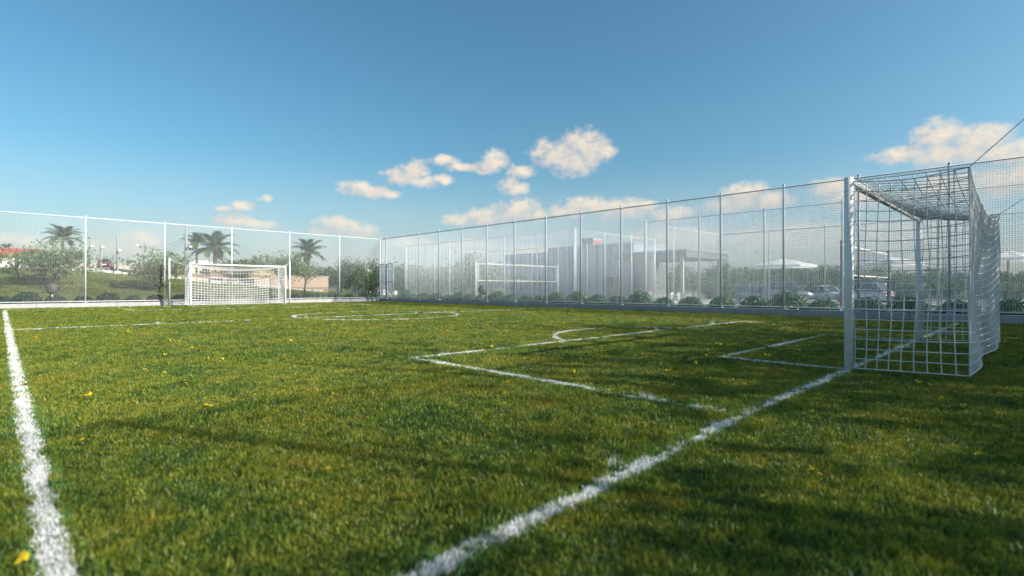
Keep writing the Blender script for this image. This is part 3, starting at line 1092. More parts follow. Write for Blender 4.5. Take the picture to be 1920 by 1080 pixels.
LIGHT_LEAF = leaf_mat('light_leaf', [(0.06, 0.115, 0.045), (0.11, 0.18, 0.06), (0.18, 0.25, 0.09), (0.28, 0.31, 0.15)], trans=0.4)
MID_LEAF = leaf_mat('mid_leaf', [(0.030, 0.065, 0.022), (0.055, 0.105, 0.030), (0.095, 0.150, 0.040), (0.16, 0.19, 0.055)], trans=0.4)
DARK_LEAF = leaf_mat('dark_leaf', [(0.016, 0.042, 0.016), (0.030, 0.070, 0.024), (0.055, 0.105, 0.032), (0.085, 0.135, 0.045)], trans=0.3)


def spot_y(px, yf):
    x, Z = at_y(px, yf)
    return (x, yf, terrain_h(x, yf)), Z


# trees standing on the bank
p, Z = spot_y(104, 38.5)
tree('bank_tree', 'sparse pale young tree on the bank by the white red-roofed building', p, tree_meshes(LIGHT_LEAF, 0.7, 1.9, 1.9, 2700, 0.09, 8, seed=3), None, 'young trees on the grassy bank')
p, Z = spot_y(300, 38.0)
tree('bank_tree', 'sparse pale young tree on the bank left of the far goal', p, tree_meshes(LIGHT_LEAF, 0.6, 1.55, 1.75, 2800, 0.085, 8, seed=5), None, 'young trees on the grassy bank', 1.0)
p, Z = spot_y(35, 41)
tree('bank_tree', 'small sparse tree in front of the white building wall', p, tree_meshes(LIGHT_LEAF, 0.5, 1.3, 1.4, 420, 0.08, 7, seed=6), None, 'young trees on the grassy bank', 2.0)
p, Z = spot_y(530, 40)
tree('bank_tree', 'thin tree behind the far goal before the beige wall', p, tree_meshes(LIGHT_LEAF, 1.0, 2.1, 1.5, 1500, 0.085, 7, seed=8), None, 'young trees on the grassy bank', 0.4)
p, Z = spot_y(572, 38.5)
tree('bank_tree', 'thin tree with bare stems in front of the beige wall', p, tree_meshes(LIGHT_LEAF, 1.2, 1.5, 1.3, 900, 0.08, 7, seed=9), None, 'young trees on the grassy bank', 1.4)
p, Z = spot_y(668, 36.2)
tree('leafy_tree', 'dark broad leafy tree near the fence corner', p, tree_meshes(MID_LEAF, 0.9, 2.15, 1.55, 3200, 0.075, 9, seed=11), None, 'trees behind the far fence', 0.7)
p, Z = spot_y(455, 47.5)
tree('leafy_tree', 'green bushy tree rising behind the far goal crossbar', p, tree_meshes(MID_LEAF, 0.8, 1.75, 1.7, 2000, 0.10, 9, seed=12), None, 'trees behind the far fence', 0.7)
for i, (px, yf, pyt, sd) in enumerate(((335, 55, 512, 21), (352, 52, 512, 22), (425, 57, 497, 23), (487, 58, 496, 24), (545, 60, 492, 25), (608, 58, 506, 26), (640, 54, 511, 27), (672, 50, 512, 28), (700, 47, 514, 29), (728, 50, 508, 30), (752, 50, 505, 31))):
    p, Z = spot_y(px, yf)
    if i in (0, 3, 6):
        geo = tree_meshes(DARK_LEAF, 0.9, 2.5, 1.9, 2400, 0.14, 9, seed=sd)
    tree('dark_tree', 'dense dark tree of the grove behind the far fence, %s from the left' % ORD[i], p, geo, None, 'dark grove behind the far fence', sd, (hgt(pyt, Z) - p[2]) / 3.3)

# palms
PALM_LEAF = leaf_mat('palm_leaf', [(0.040, 0.095, 0.055), (0.070, 0.145, 0.070), (0.115, 0.190, 0.085)], trans=0.3)


def frond_mesh(L, seed):
    rs = random.Random(seed)
    V, F = [], []
    n = 22
    pts = []
    for k in range(n + 1):
        t = k / n
        pts.append(Vector((L * (t * 0.98), 0, L * (0.55 * t - 0.85 * t * t))))
    for k in range(n):
        p = pts[k]
        q = pts[k + 1]
        i = len(V)
        wv = 0.02 * L * (1 - 0.8 * k / n)
        V += [(p.x, -wv, p.z), (p.x, wv, p.z), (q.x, wv * 0.9, q.z), (q.x, -wv * 0.9, q.z)]
        F += [(i, i + 1, i + 2), (i, i + 2, i + 3)]
        if k > 2:
            ll = L * 0.34 * math.sin(math.pi * min(1, 0.18 + 0.80 * k / n)) ** 0.7
            for s in (-1, 1):
                i = len(V)
                tip = Vector((p.x + ll * 0.72, s * ll * 0.72, p.z - ll * rs.uniform(0.15, 0.5)))
                V += [(p.x, 0, p.z), (q.x, 0, q.z + 0.01), tuple(tip), (p.x + ll * .3, s * ll * .42, p.z - ll * .08)]
                F += [(i, i + 1, i + 2), (i, i + 2, i + 3)]
    return mesh_np('frond', V, F, PALM_LEAF)


FR = {}


def palm(label, px, py, yf, rad_px, n=19, seed=0):
    x, Z = at_y(px, yf)
    zc = hgt(py, Z)
    L = rad_px * Z / FPX * 1.05
    zg = terrain_h(x, yf)
    t = thing('palm_tree', label, 'palm tree', (x, yf, zg), group='palm trees beyond the far fence')
    rs = random.Random(seed)
    hz = zc - zg
    prof = []
    for k in range(15):
        f = k / 14
        prof.append((L * (0.085 - 0.02 * f) * (1.12 if k % 2 else 1.0), hz * f * 0.985))
    MB().lathe(prof, 10).build('trunk', TWIG, t, True)
    MB().lathe([(L * 0.06, hz * 0.93), (L * 0.13, hz * 0.965), (L * 0.10, hz), (0.01, hz * 1.02)], 10).build('crown_shaft', mat('palm_base', (0.16, 0.13, 0.07), 0.9), t, True)
    key = round(L, 2)
    if key not in FR:
        FR[key] = [frond_mesh(L, s) for s in (1, 2, 3)]
    for k in range(n):
        o = link('frond', FR[key][k % 3], t)
        o.location = (0, 0, hz)
        ring = k % 3
        o.rotation_euler = (rs.uniform(-.25, .25), (-1.0, -0.55, 0.05)[ring] + rs.uniform(-.16, .16), 2 * math.pi * k / n * 2.0 + rs.uniform(-.2, .2))
    return t


palm('tall palm tree above the sparse tree by the white building', 118, 447, 50, 30, 21, 1)
palm('slender palm tree nearest the grey street pole', 369, 458, 54, 26, 17, 2)
palm('broad palm tree just above the far goal', 403, 467, 50, 40, 21, 3)
palm('palm tree standing behind the beige wall', 579, 476, 50, 33, 21, 4)
palm('tiny palm tree above the red roof', 13, 464, 62, 11, 13, 5)

# ------------------------------------------------------------------ things on top of the bank
wall_white = mat('white_wall', (0.62, 0.62, 0.62), 0.8, 0.2, vary=0.15, vscale=1.0)
wall_beige = mat('beige_wall', (0.36, 0.28, 0.215), 0.85, 0.2, vary=0.3, vscale=2.0)
wall_brown = mat('brown_wall', (0.25, 0.165, 0.125), 0.85, 0.2, vary=0.4, vscale=3.0)
roof_red = mat('red_roof', (0.46, 0.10, 0.075), 0.8, 0.2, vary=0.4, vscale=5.0)
glass_dark = mat('dark_glass', (0.03, 0.035, 0.045), 0.08, 0.6)

t = thing('white_building', 'long white building with red roof at the left edge of the bank', 'building', (-8, 52, 0))
MB().box(-9, 10.3, 0, 6, 1.9, 3.42).build('wall', wall_white, t)
g = MB()
g.quad((-9.3, -0.35, 3.36), (10.6, -0.35, 3.36), (10.2, 3, 4.0), (-9, 3, 4.0))
g.quad((-9.3, 6.35, 3.36), (-9, 3, 4.0), (10.2, 3, 4.0), (10.6, 6.35, 3.36))
g.quad((10.6, -0.35, 3.36), (10.6, 6.35, 3.36), (10.2, 3, 4.0), (10.2, 3, 4.0))
g.quad((-9.3, -0.35, 3.30), (-9.3, 6.35, 3.30), (10.6, 6.35, 3.30), (10.6, -0.35, 3.30))
g.quad((-9.3, -0.35, 3.30), (10.6, -0.35, 3.30), (10.6, -0.35, 3.36), (-9.3, -0.35, 3.36))
rf = g.build('roof', roof_red, t)
for k in range(48):
    x = -9.1 + k * 0.41
    MB().tube([(x, -0.33, 3.39), (x, 3.0, 4.02)], 0.035, 5, False).build('roof_ridge', roof_red, rf)

t = thing('boundary_wall', 'pale cream boundary wall beyond the bank road', 'wall', (8.0, 103, 0))
for k in range(9):
    MB().box(k * 3.6, k * 3.6 + 3.58, 0, 0.2, 2.0, 4.75 - 0.03 * k).build('panel', mat('cream_wall', (0.38, 0.35, 0.30), 0.85, 0.2, vary=0.3, vscale=2.0), t)
    MB().box(k * 3.6 - 0.04, k * 3.6 + 3.62, -0.05, 0.25, 4.755 - 0.03 * k, 4.85 - 0.03 * k).build('coping', concrete, t)

t = thing('beige_house', 'low flat beige building with brown lower band beside the dark grove', 'building', (22.2, 47.5, 0))
MB().box(-14.0, 0, 0, 4.5, 1.05, 2.02).build('upper_wall', wall_beige, t)
MB().box(-14.0, 0.003, -0.003, 4.5, 0.0, 1.05).build('lower_wall', wall_brown, t)
MB().box(-14.05, 0.06, -0.06, 4.56, 2.02, 2.09).build('parapet', wall_beige, t)
MB().box(-9.5, -3.4, 2.2, 4.4, 2.09, 2.80).build('rooftop_block', mat('sand_wall', (0.42, 0.32, 0.20), 0.85), t)
for k in range(3):
    wd = MB().box(-12.6 + k * 2.4, -11.4 + k * 2.4, -0.02, 0.05, 1.2, 1.75).build('window', glass_dark, t)
    MB().box(-12.7 + k * 2.4, -11.3 + k * 2.4, -0.05, 0.05, 1.14, 1.195).build('sill', concrete, wd)

x, Z = at_y(381, 62)
t = thing('small_house', 'small cream house with white hipped roof between the palms', 'building', (x, 62, 0))
zt = hgt(497, Z)
MB().box(-1.2, 1.2, 0, 2.4, 0.5, zt).build('wall', mat('cream_house', (0.62, 0.55, 0.42), 0.85), t)
g = MB()
z1 = hgt(488, Z)
e = 1.6
for q in range(4):
    a = [(-e, -0.4), (e, -0.4), (e, 2.8), (-e, 2.8)]
    p0, p1 = a[q], a[(q + 1) % 4]
    m0, m1 = (p0[0] * .35, 1.2 + (p0[1] - 1.2) * .35), (p1[0] * .35, 1.2 + (p1[1] - 1.2) * .35)
    g.quad((*p0, zt), (*p1, zt), (*m1, z1), (*m0, z1))
g.quad((-e * .35, 0.64, z1), (e * .35, 0.64, z1), (e * .35, 1.76, z1), (-e * .35, 1.76, z1))
g.build('roof', wall_white, t)
MB().box(-0.35, 0.35, -0.03, 0.05, zt - 1.2, zt - 0.5).build('window', glass_dark, t)
x, Z = at_y(716, 66)
t = thing('white_pavilion', 'white flat-roofed building partly hidden by the tree near the fence corner', 'building', (x, 66, 0))
MB().box(-2.5, 2.5, 0, 4, 0, hgt(512, Z)).build('wall', wall_white, t)
MB().box(-2.9, 2.9, -0.4, 4.4, hgt(512, Z), hgt(507, Z)).build('roof', wall_white, t)

# white stones edging the bank road
t = thing('stone_edging', 'row of white edging stones along the top of the grassy bank', 'stone edging', (0, 44.1, 0))
stone_m = mat('white_stone', (0.50, 0.50, 0.48), 0.85, 0.2, vary=0.5, vscale=6.0)
sm = []
for s in range(4):
    g = MB().lathe([(0.0, 0.0), (0.23, 0.0), (0.25, 0.07), (0.20, 0.14), (0.08, 0.19), (0.0, 0.19)], 7)
    g.v = [(x + random.gauss(0, .02), y * 0.7 + random.gauss(0, .02), z + random.gauss(0, .012)) for x, y, z in g.v]
    sm.append(g.mesh('stone', stone_m, False))
x = -3.0
while x < 20:
    o = link('stone', sm[random.randrange(4)], t)
    o.location = (x, random.uniform(-.06, .06), top_h(x) + 0.02)
    o.rotation_euler = (0, 0, random.uniform(-.5, .5))
    s = random.uniform(0.75, 1.15)
    o.scale = (s, s, s)
    x += random.uniform(0.36, 0.50)

# street lamps and utility poles beyond the bank
pole_m = mat('pole_concrete', (0.27, 0.28, 0.29), 0.8, 0.2, vary=0.3, vscale=3.0)
lamp_white = mat('lamp_globe', (0.9, 0.9, 0.88), 0.3, 0.5)
for (px, pytop, yf, lamp, lab) in ((189, 455, 53, (190.5, 464), 'thin grey street lamp above the bank road, left of the pair'),
                                   (220, 440, 53, (222.5, 470), 'grey street lamp beside the parked car on the bank road'),
                                   (349, 420, 48, (354, 463), 'thick grey street lamp pole left of the palms'),
                                   (168, 452, 60, (171, 462), 'faint thin street lamp behind the fence post'),
                                   (393, 447, 58, (393, 449), 'street lamp head rising among the palm fronds'),
                                   (271, 455, 66, (255, 461), 'faint far street lamp above the pale tree')):
    x, Z = at_y(px, yf)
    zg = terrain_h(x, yf)
    zt = hgt(pytop, Z)
    t = thing('street_lamp', lab, 'street lamp', (x, yf, zg), group='street lamps on the bank road')
    rr = 0.14 if px == 349 else 0.09
    MB().tube([(0, 0, -0.3), (0, 0, zt - zg)], rr * 1.25, 10, True, rr * 0.5).build('pole', pole_m, t, True)
    lx, lz = at_y(lamp[0], yf)[0] - x, hgt(lamp[1], Z) - zg
    MB().tube([(0, 0, lz - 0.05), (lx * 0.6, -0.25, lz + 0.08), (lx, -0.4, lz + 0.02)], 0.025, 6).build('arm', pole_m, t, True)
    MB().lathe([(0.0, -0.08), (0.10, -0.06), (0.15, 0.0), (0.11, 0.06), (0.0, 0.09)], 10, (lx, -0.4, lz)).build('lamp_head', lamp_white, t, True)
xa, Za = at_y(349, 48)
xb, Zb = at_y(271, 66)
for k, (pa, pb) in enumerate(((455, 470), (449, 464), (443, 459))):
    a, b = Vector((xa, 48, hgt(pa, Za))), Vector((xb, 66, hgt(pb, Zb)))
    g = MB().tube([a.lerp(b, i / 10) - Vector((0, 0, 0.5 * math.sin(math.pi * i / 10))) for i in range(11)], 0.012, 4, False)
    tag(g.build('overhead_cable', dark_metal), '%s overhead cable left of the thick grey pole' % ('lowest', 'middle', 'topmost')[k], 'cable', 'overhead cables')

# ------------------------------------------------------------------ globe markers among the bushes
def globe_mat():
    m = bpy.data.materials.new('dark_globe')
    m.use_nodes = True
    t = m.node_tree
    t.nodes.clear()
    b = NB(t)
    co = b.n('ShaderNodeTexCoord').outputs['Object']
    c = b.ramp(b.noise(co, 4.5, 3, 0.6), [(0.3, (0.012, 0.014, 0.05)), (0.45, (0.03, 0.05, 0.16)), (0.56, (0.14, 0.13, 0.02)), (0.7, (0.10, 0.03, 0.12))])  # iridescent tints of dark glass put into the base colour as noise patches
    p = b.n('ShaderNodeBsdfPrincipled', None, Roughness=0.55)
    p.inputs['Specular IOR Level'].default_value = 0.2
    t.links.new(c, p.inputs['Base Color'])
    t.links.new(p.outputs[0], b.n('ShaderNodeOutputMaterial').inputs[0])
    return m


GL = globe_mat()
for (pos, Z, py, rpx, lab) in ((at_y(98, 33.75)[0:1] + (33.75,), at_y(98, 33.75)[1], 541, 10, 'dark mottled garden globe on a thin stake behind the far fence'),
                               ((20.0, at_x(905.5, 20.0)[0]), at_x(905.5, 20.0)[1], 543, 9.3, 'dark mottled garden globe behind the shaded fence below the volleyball net')):
    r = rpx * Z / FPX
    zc = hgt(py, Z)
    t = thing('garden_globe', lab, 'garden globe', (pos[0], pos[1], 0), group='garden globes')
    prof = [(r * math.sin(a), zc - r * math.cos(a)) for a in np.linspace(0, math.pi, 17)]
    MB().lathe(prof, 24).build('globe', GL, t, True)
    MB().tube([(0, 0, -0.1), (0, 0, zc - r * 0.98)], 0.018, 6).build('stake', white_paint, t, True)
    MB().lathe([(0.05, zc - r * 1.06), (0.07, zc - r * 1.0), (0.05, zc - r * 0.94)], 10).build('collar', dark_metal, t, True)

# ------------------------------------------------------------------ club building beyond the cages
grey_wall = mat('grey_render', (0.31, 0.36, 0.44), 0.85, 0.25, vary=0.35, vscale=0.8)
grey_dark = mat('grey_stone', (0.17, 0.185, 0.20), 0.9, 0.2, vary=0.8, vscale=7.0, bump=0.6, bscale=14.0, dark=(0.07, 0.07, 0.07))
brick_m = mat('brick', (0.42, 0.16, 0.11), 0.9, 0.2, vary=0.4, vscale=4.0)
BX = 40.0
t = thing('club_building', 'long grey club building behind the volleyball cage', 'building', (BX, 25.5, -0.32))
MB().box(0, 6, 0, 10.0, 0, 5.2).build('wall', grey_wall, t)
MB().box(0.003, 6, 10.0, 16.6, 0, 4.85).build('wing_wall', grey_wall, t)
pr = MB().box(-0.08, 6.08, -0.08, 10.05, 5.2, 5.32).build('parapet', grey_wall, t)
MB().box(-0.06, 6.06, 10.055, 16.7, 4.85, 4.95).build('wing_parapet', grey_wall, t)
for k in range(10):                   # cladding panels proud of the wall
    for j in range(2):
        MB().box(-0.05, -0.002, 0.06 + k, 0.98 + k, 0.3 + j * 2.45, 2.70 + j * 2.45).build('cladding_panel', grey_wall if (k + j) % 3 else mat('grey_render_b', (0.28, 0.33, 0.41), 0.8), t)
for k in range(3):
    wd = MB().box(-0.03, 0.01, 10.8 + k * 1.9, 12.2 + k * 1.9, 1.1, 2.6).build('window', glass_dark, t)
    MB().box(-0.09, 0.0, 10.7 + k * 1.9, 12.3 + k * 1.9, 1.0, 1.095).build('sill', concrete, wd)
dr = MB().box(-0.12, -0.052, 1.2, 3.2, 0.0, 2.3).build('door', glass_dark, t)
MB().box(-0.16, -0.122, 2.1, 2.16, 0.9, 1.4).build('handle', galv, dr)
cyA, Zc = at_x(1088, 43)
cyB, _ = at_x(1112, 43)
zc1 = hgt(448, Zc)
ch = MB().box(3.0, 4.4, cyB - 25.5, cyA - 25.5, 5.3, zc1 + 0.32).build('chimney', grey_wall, t)
for j in range(6):
    for i in range(4):
        MB().box(3.02 + i * 0.34 + (0.12 if j % 2 else 0), min(4.39, 3.02 + i * 0.34 + 0.32 + (0.12 if j % 2 else 0)), cyB - 25.5 - 0.03, cyB - 25.502, 5.34 + j * 0.14, 5.46 + j * 0.14).build('brick', brick_m, ch)

t = thing('terrace_canopy', 'flat dark canopy slab over the terrace beside the club building', 'canopy', (BX, 25.4, -0.32))
MB().box(-3.0, 4.5, -6.4, 0.0, 3.65, 4.15).build('slab', grey_dark, t)
MB().box(-3.1, 4.6, -6.5, 0.0, 4.15, 4.22).build('roof_edge', mat('edge_grey', (0.30, 0.31, 0.33), 0.8), t)
for j in range(6):
    for i in range(7):
        o_ = 0.42 if j % 2 else 0.0
        MB().box(0.02 + i * 0.86 - o_ * (i > 0), min(6.0, 0.02 + (i + 1) * 0.86 - o_ - 0.02), 0.02, 0.09, 0.02 + j * 0.6, 0.60 + j * 0.6).build('stone_block', grey_dark, t)
for (x, y) in ((-2.6, -3.4), (-2.6, -5.9), (3.8, -5.9)):
    MB().box(x - 0.10, x + 0.10, y - 0.10, y + 0.10, 0, 3.65).build('column', mat('pale_column', (0.42, 0.39, 0.36), 0.8), t)

# terrace furniture
plastic = mat('white_plastic', (0.82, 0.82, 0.83), 0.35, 0.5)


def chair_proto():
    t = thing('terrace_chair', 'x', 'chair', (0, 0, 0), group='white chairs on the terrace')
    g = MB().box(-0.22, 0.22, -0.22, 0.22, 0.43, 0.47)
    g.build('seat', plastic, t)
    for k in range(4):
        MB().box(-0.20 + k * 0.11, -0.13 + k * 0.11, 0.20, 0.225, 0.47, 0.86).build('slat', plastic, t)
    MB().box(-0.22, 0.22, 0.195, 0.23, 0.86, 0.93).build('top_slat', plastic, t)
    for sx in (-0.2, 0.2):
        for sy in (-0.2, 0.2):
            MB().box(sx - 0.02, sx + 0.02, sy - 0.02, sy + 0.02, 0, 0.43).build('leg', plastic, t)
        MB().tube([(sx, -0.2, 0.43), (sx, -0.2, 0.64), (sx, 0.2, 0.66)], 0.018, 6).build('armrest', plastic, t)
    return t


def table_proto():
    t = thing('terrace_table', 'x', 'table', (0, 0, 0), group='white tables on the terrace')
    MB().lathe([(0.0, 0.70), (0.44, 0.70), (0.46, 0.72), (0.44, 0.74), (0.0, 0.74)], 20).build('table_top', plastic, t)
    MB().tube([(0, 0, 0.03), (0, 0, 0.70)], 0.04, 10).build('pedestal', plastic, t)
    MB().lathe([(0.0, 0.05), (0.10, 0.05), (0.27, 0.02), (0.27, 0.0)], 16).build('base', plastic, t)
    return t


c0, t0 = chair_proto(), table_proto()
nchair = 0
for i, px in enumerate((1217, 1238, 1262, 1283)):
    y, Z = at_x(px, 37.6 + 0.35 * (i % 2))
    xx = 37.6 + 0.35 * (i % 2)
    tb = t0 if i == 0 else copy_tree(t0)
    tb.location = (xx, y, -0.32)
    tb['label'] = 'round white terrace table under the canopy, %s from the left' % ORD[i]
    for j, a in enumerate((0.5, 2.2, 3.9)):
        cc = c0 if nchair == 0 else copy_tree(c0)
        cc.location = (xx + 0.72 * math.cos(a + i), y + 0.72 * math.sin(a + i), -0.32)
        cc.rotation_euler = (0, 0, a + i - math.pi / 2)
        cc['label'] = 'white terrace chair at the %s table from the left, %s' % (ORD[i], ('car park side', 'building side', 'canopy edge side')[j])
        nchair += 1

canvas = mat('parasol_canvas', (0.82, 0.83, 0.86), 0.8, 0.2, trans=0.35)
wood = mat('wood_pole', (0.42, 0.26, 0.15), 0.6, 0.3)
for (px, xx, pyt, pye, rpx, lab) in ((1467, 38.5, 485, 498, 58, 'large white market parasol above the parked cars'),
                                     (1668, 34.6, 481, 493, 52, 'white parasol seen through the near goal net'),
                                     (1890, 34.6, 470, 484, 52, 'white fringed parasol at the right picture edge')):
    y, Z = at_x(px, xx)
    r, zt, ze = rpx * Z / FPX, hgt(pyt, Z), hgt(pye, Z)
    zg = -0.32 if xx > 36 else -0.02
    t = thing('parasol', lab, 'parasol', (xx, y, zg), random.uniform(0, 1), group='white parasols')
    zt -= zg; ze -= zg
    g = MB()
    n = 8
    V = [(0, 0, zt)]
    rings = ((0.45, 0.60), (0.8, 0.22), (1.0, 0.0))
    for (f, hh) in rings:
        for j in range(16):
            th = 2 * math.pi * j / 16
            rr = r * f * (1.0 if j % 2 == 0 else 0.945)
            V.append((rr * math.cos(th), rr * math.sin(th), ze + (zt - ze) * hh * (1 if j % 2 == 0 else 0.94) - (0.02 if j % 2 else 0)))
    F = [(0, 1 + j, 1 + (j + 1) % 16) for j in range(16)]
    g.v, g.f = V, F
    for k in range(2):
        for j in range(16):
            a, b = 1 + k * 16 + j, 1 + k * 16 + (j + 1) % 16
            g.f.append((a, a + 16, b + 16, b))
    for j in range(16):               # hanging valance
        a, b = Vector(V[33 + j]), Vector(V[33 + (j + 1) % 16])
        g.quad(a, b, b - Vector((0, 0, 0.13)), a - Vector((0, 0, 0.13)))
    g.build('canopy', canvas, t)
    MB().tube([(0, 0, 0), (0, 0, zt + 0.05)], 0.035 if xx > 36 else 0.03, 10).build('pole', wood if xx > 36 else dark_metal, t, True)
    MB().lathe([(0.0, zt + 0.02), (0.05, zt + 0.04), (0.06, zt + 0.10), (0.0, zt + 0.15)], 10).build('finial', plastic, t, True)
    for j in range(8):
        th = 2 * math.pi * j / 8
        MB().tube([(0.03 * math.cos(th), 0.03 * math.sin(th), zt - 0.05), (r * 0.97 * math.cos(th), r * 0.97 * math.sin(th), ze - 0.01)], 0.012, 4, False).build('rib', wood, t)
    MB().box(-0.3, 0.3, -0.3, 0.3, 0, 0.08).build('base', concrete, t)

# ------------------------------------------------------------------ cars
tyre = mat('tyre', (0.02, 0.02, 0.02), 0.8, 0.2)
rim_m = mat('alloy', (0.55, 0.56, 0.58), 0.3, 0.5, 0.9)
red_lamp = mat('tail_lamp', (0.45, 0.02, 0.02), 0.2, 0.5)
head_lamp = mat('head_lamp', (0.75, 0.77, 0.80), 0.1, 0.6)


def car(label, loc, rz, paint, L, W, H, kind):
    """loft of cross sections along the length; x forward"""
    t = thing('parked_car', label, 'car', loc, rz, 'parked cars')
    t['group'] = 'parked cars'
    gc = 0.22
    belt = H * 0.56
    # lower body outline: (x, top z)
    hood = H * 0.53
    body = [(-L / 2, H * 0.36, 0.80), (-L / 2 + 0.06, H * 0.56, 0.90), (-L * 0.30, belt + 0.03, 1.0), (0.0, belt, 1.0), (L * 0.20, belt - 0.02, 1.0), (L * 0.36, hood - 0.05, 0.96), (L / 2 - 0.10, hood - 0.16, 0.86), (L / 2, H * 0.32, 0.74)]
    V, F = [], []
    ring = 10
    for (x, zt, wf) in body:
        hw = W / 2 * wf
        zb = gc if abs(x) < L / 2 - 0.05 else gc + 0.12
        mid = zb + (zt - zb) * 0.55
        pts = [(-hw * 0.86, zb), (-hw * 0.98, zb + 0.10), (-hw, mid), (-hw * 0.94, zt - 0.05), (-hw * 0.80, zt), (hw * 0.80, zt), (hw * 0.94, zt - 0.05), (hw, mid), (hw * 0.98, zb + 0.10), (hw * 0.86, zb)]
        V += [(x, a, b) for a, b in pts]
    for k in range(len(body) - 1):
        for j in range(ring):
            a, b = k * ring + j, k * ring + (j + 1) % ring
            F.append((a, b, b + ring, a + ring))
    F.append(tuple(range(ring)))
    F.append(tuple((len(body) - 1) * ring + j for j in reversed(range(ring))))
    g = MB(); g.v, g.f = V, F
    g.build('body', paint, t, True)
    # cabin
    rear = {'suv': -L * 0.46, 'hatch': -L * 0.44, 'sedan': -L * 0.36}[kind]
    rtop = {'suv': -L * 0.40, 'hatch': -L * 0.34, 'sedan': -L * 0.18}[kind]
    secs = [(rear, belt - 0.02, 0.80), (rtop, H - 0.05, 0.66), (-L * 0.05, H, 0.66), (L * 0.07, H - 0.03, 0.65), (L * 0.25, belt - 0.04, 0.80)]

    def shell(shrink, name, m, par, lo=0.0):
        V, F = [], []
        for (x, z, wf) in secs:
            f = (z - belt) / (H - belt)
            hw = W / 2 * (0.90 - 0.22 * max(f, 0)) + shrink
            V += [(x, -W / 2 * 0.90 - shrink, belt - 0.06), (x, -hw, z + shrink * 0), (x, hw, z), (x, W / 2 * 0.90 + shrink, belt - 0.06)]
        for k in range(len(secs) - 1):
            for j in range(3):
                a = k * 4 + j
                F.append((a, a + 4, a + 5, a + 1))
        g = MB(); g.v, g.f = V, F
        return g.build(name, m, par)
    shell(0.0, 'greenhouse', glass_dark, t)
    # roof skin and pillars over the glass
    g = MB()
    for a, b in ((1, 2), (2, 3)):
        (x0, z0, _), (x1, z1, _) = secs[a], secs[b]
        f0, f1 = (z0 - belt) / (H - belt), (z1 - belt) / (H - belt)
        h0, h1 = W / 2 * (0.90 - 0.22 * f0) + 0.006, W / 2 * (0.90 - 0.22 * f1) + 0.006
        g.quad((x0, -h0, z0 + 0.02), (x1, -h1, z1 + 0.02), (x1, h1, z1 + 0.02), (x0, h0, z0 + 0.02))
        for s in (-1, 1):
            g.quad((x0, s * h0, z0 + 0.02), (x1, s * h1, z1 + 0.02), (x1, s * (h1 + 0.02), z1 - 0.07), (x0, s * (h0 + 0.02), z0 - 0.07))
    g.build('roof_panel', paint, t)
    for s in (-1, 1):
        g = MB()
        for (xa, za), (xb, zb_) in (((secs[3][0], secs[3][1]), (secs[4][0], secs[4][1])), ((secs[1][0], secs[1][1]), (secs[0][0], secs[0][1])), ((-L * 0.05, H), (-L * 0.04, belt))):
            fa, fb_ = max(0, (za - belt) / (H - belt)), max(0, (zb_ - belt) / (H - belt))
            ya, yb = s * (W / 2 * (0.90 - 0.22 * fa)), s * (W / 2 * (0.90 - 0.22 * fb_))
            g.tube([(xa, ya, za), (xb, yb, zb_)], 0.04, 6)
        g.build('pillars', paint, t)
        mr = MB().box(L * 0.17, L * 0.17 + 0.14, min(s * W * 0.45, s * W * 0.55), max(s * W * 0.45, s * W * 0.55), belt + 0.0, belt + 0.14).build('mirror', paint, t)
        dr = MB().box(-L * 0.03, L * 0.18, min(s * W * 0.497, s * W * 0.503), max(s * W * 0.497, s * W * 0.503), gc + 0.16, belt - 0.12).build('door', paint, t)
        MB().box(0.02, 0.2, min(s * W * 0.504, s * W * 0.515), max(s * W * 0.504, s * W * 0.515), belt - 0.22, belt - 0.18).build('handle', galv, dr)
        MB().box(-L / 2 - 0.012, -L / 2 + 0.1, min(s * W * 0.28, s * W * 0.42), max(s * W * 0.28, s * W * 0.42), H * 0.42, H * 0.52).build('tail_light', red_lamp, t)
        MB().box(L / 2 - 0.16, L / 2 - 0.02, min(s * W * 0.25, s * W * 0.40), max(s * W * 0.25, s * W * 0.40), H * 0.33, H * 0.39).build('headlight', head_lamp, t)
        for xw in (-L * 0.30, L * 0.31):
            g = MB()
            pr = [(0.20, -0.10), (0.32, -0.10), (0.34, -0.07), (0.34, 0.07), (0.32, 0.10), (0.20, 0.10)]
            g.lathe(pr, 18)
            g.v = [(a + xw, s * W * 0.445 + c, b + 0.34) for a, b, c in g.v]
            wh = g.build('wheel', tyre, t, True)
            g = MB().lathe([(0.0, 0.10), (0.06, 0.11), (0.09, 0.06), (0.19, 0.07), (0.21, 0.10)], 12)
            g.v = [(a + xw, s * (W * 0.445 + c), b + 0.34) for a, b, c in g.v]
            g.build('rim', rim_m, wh, True)
    MB().box(-L / 2 - 0.02, -L / 2 + 0.02, -0.26, 0.26, H * 0.34, H * 0.41).build('number_plate', plastic, t)
    MB().box(L / 2 - 0.03, L / 2 + 0.015, -W * 0.22, W * 0.22, 0.36, 0.48).build('grille', tyre, t)
    return t


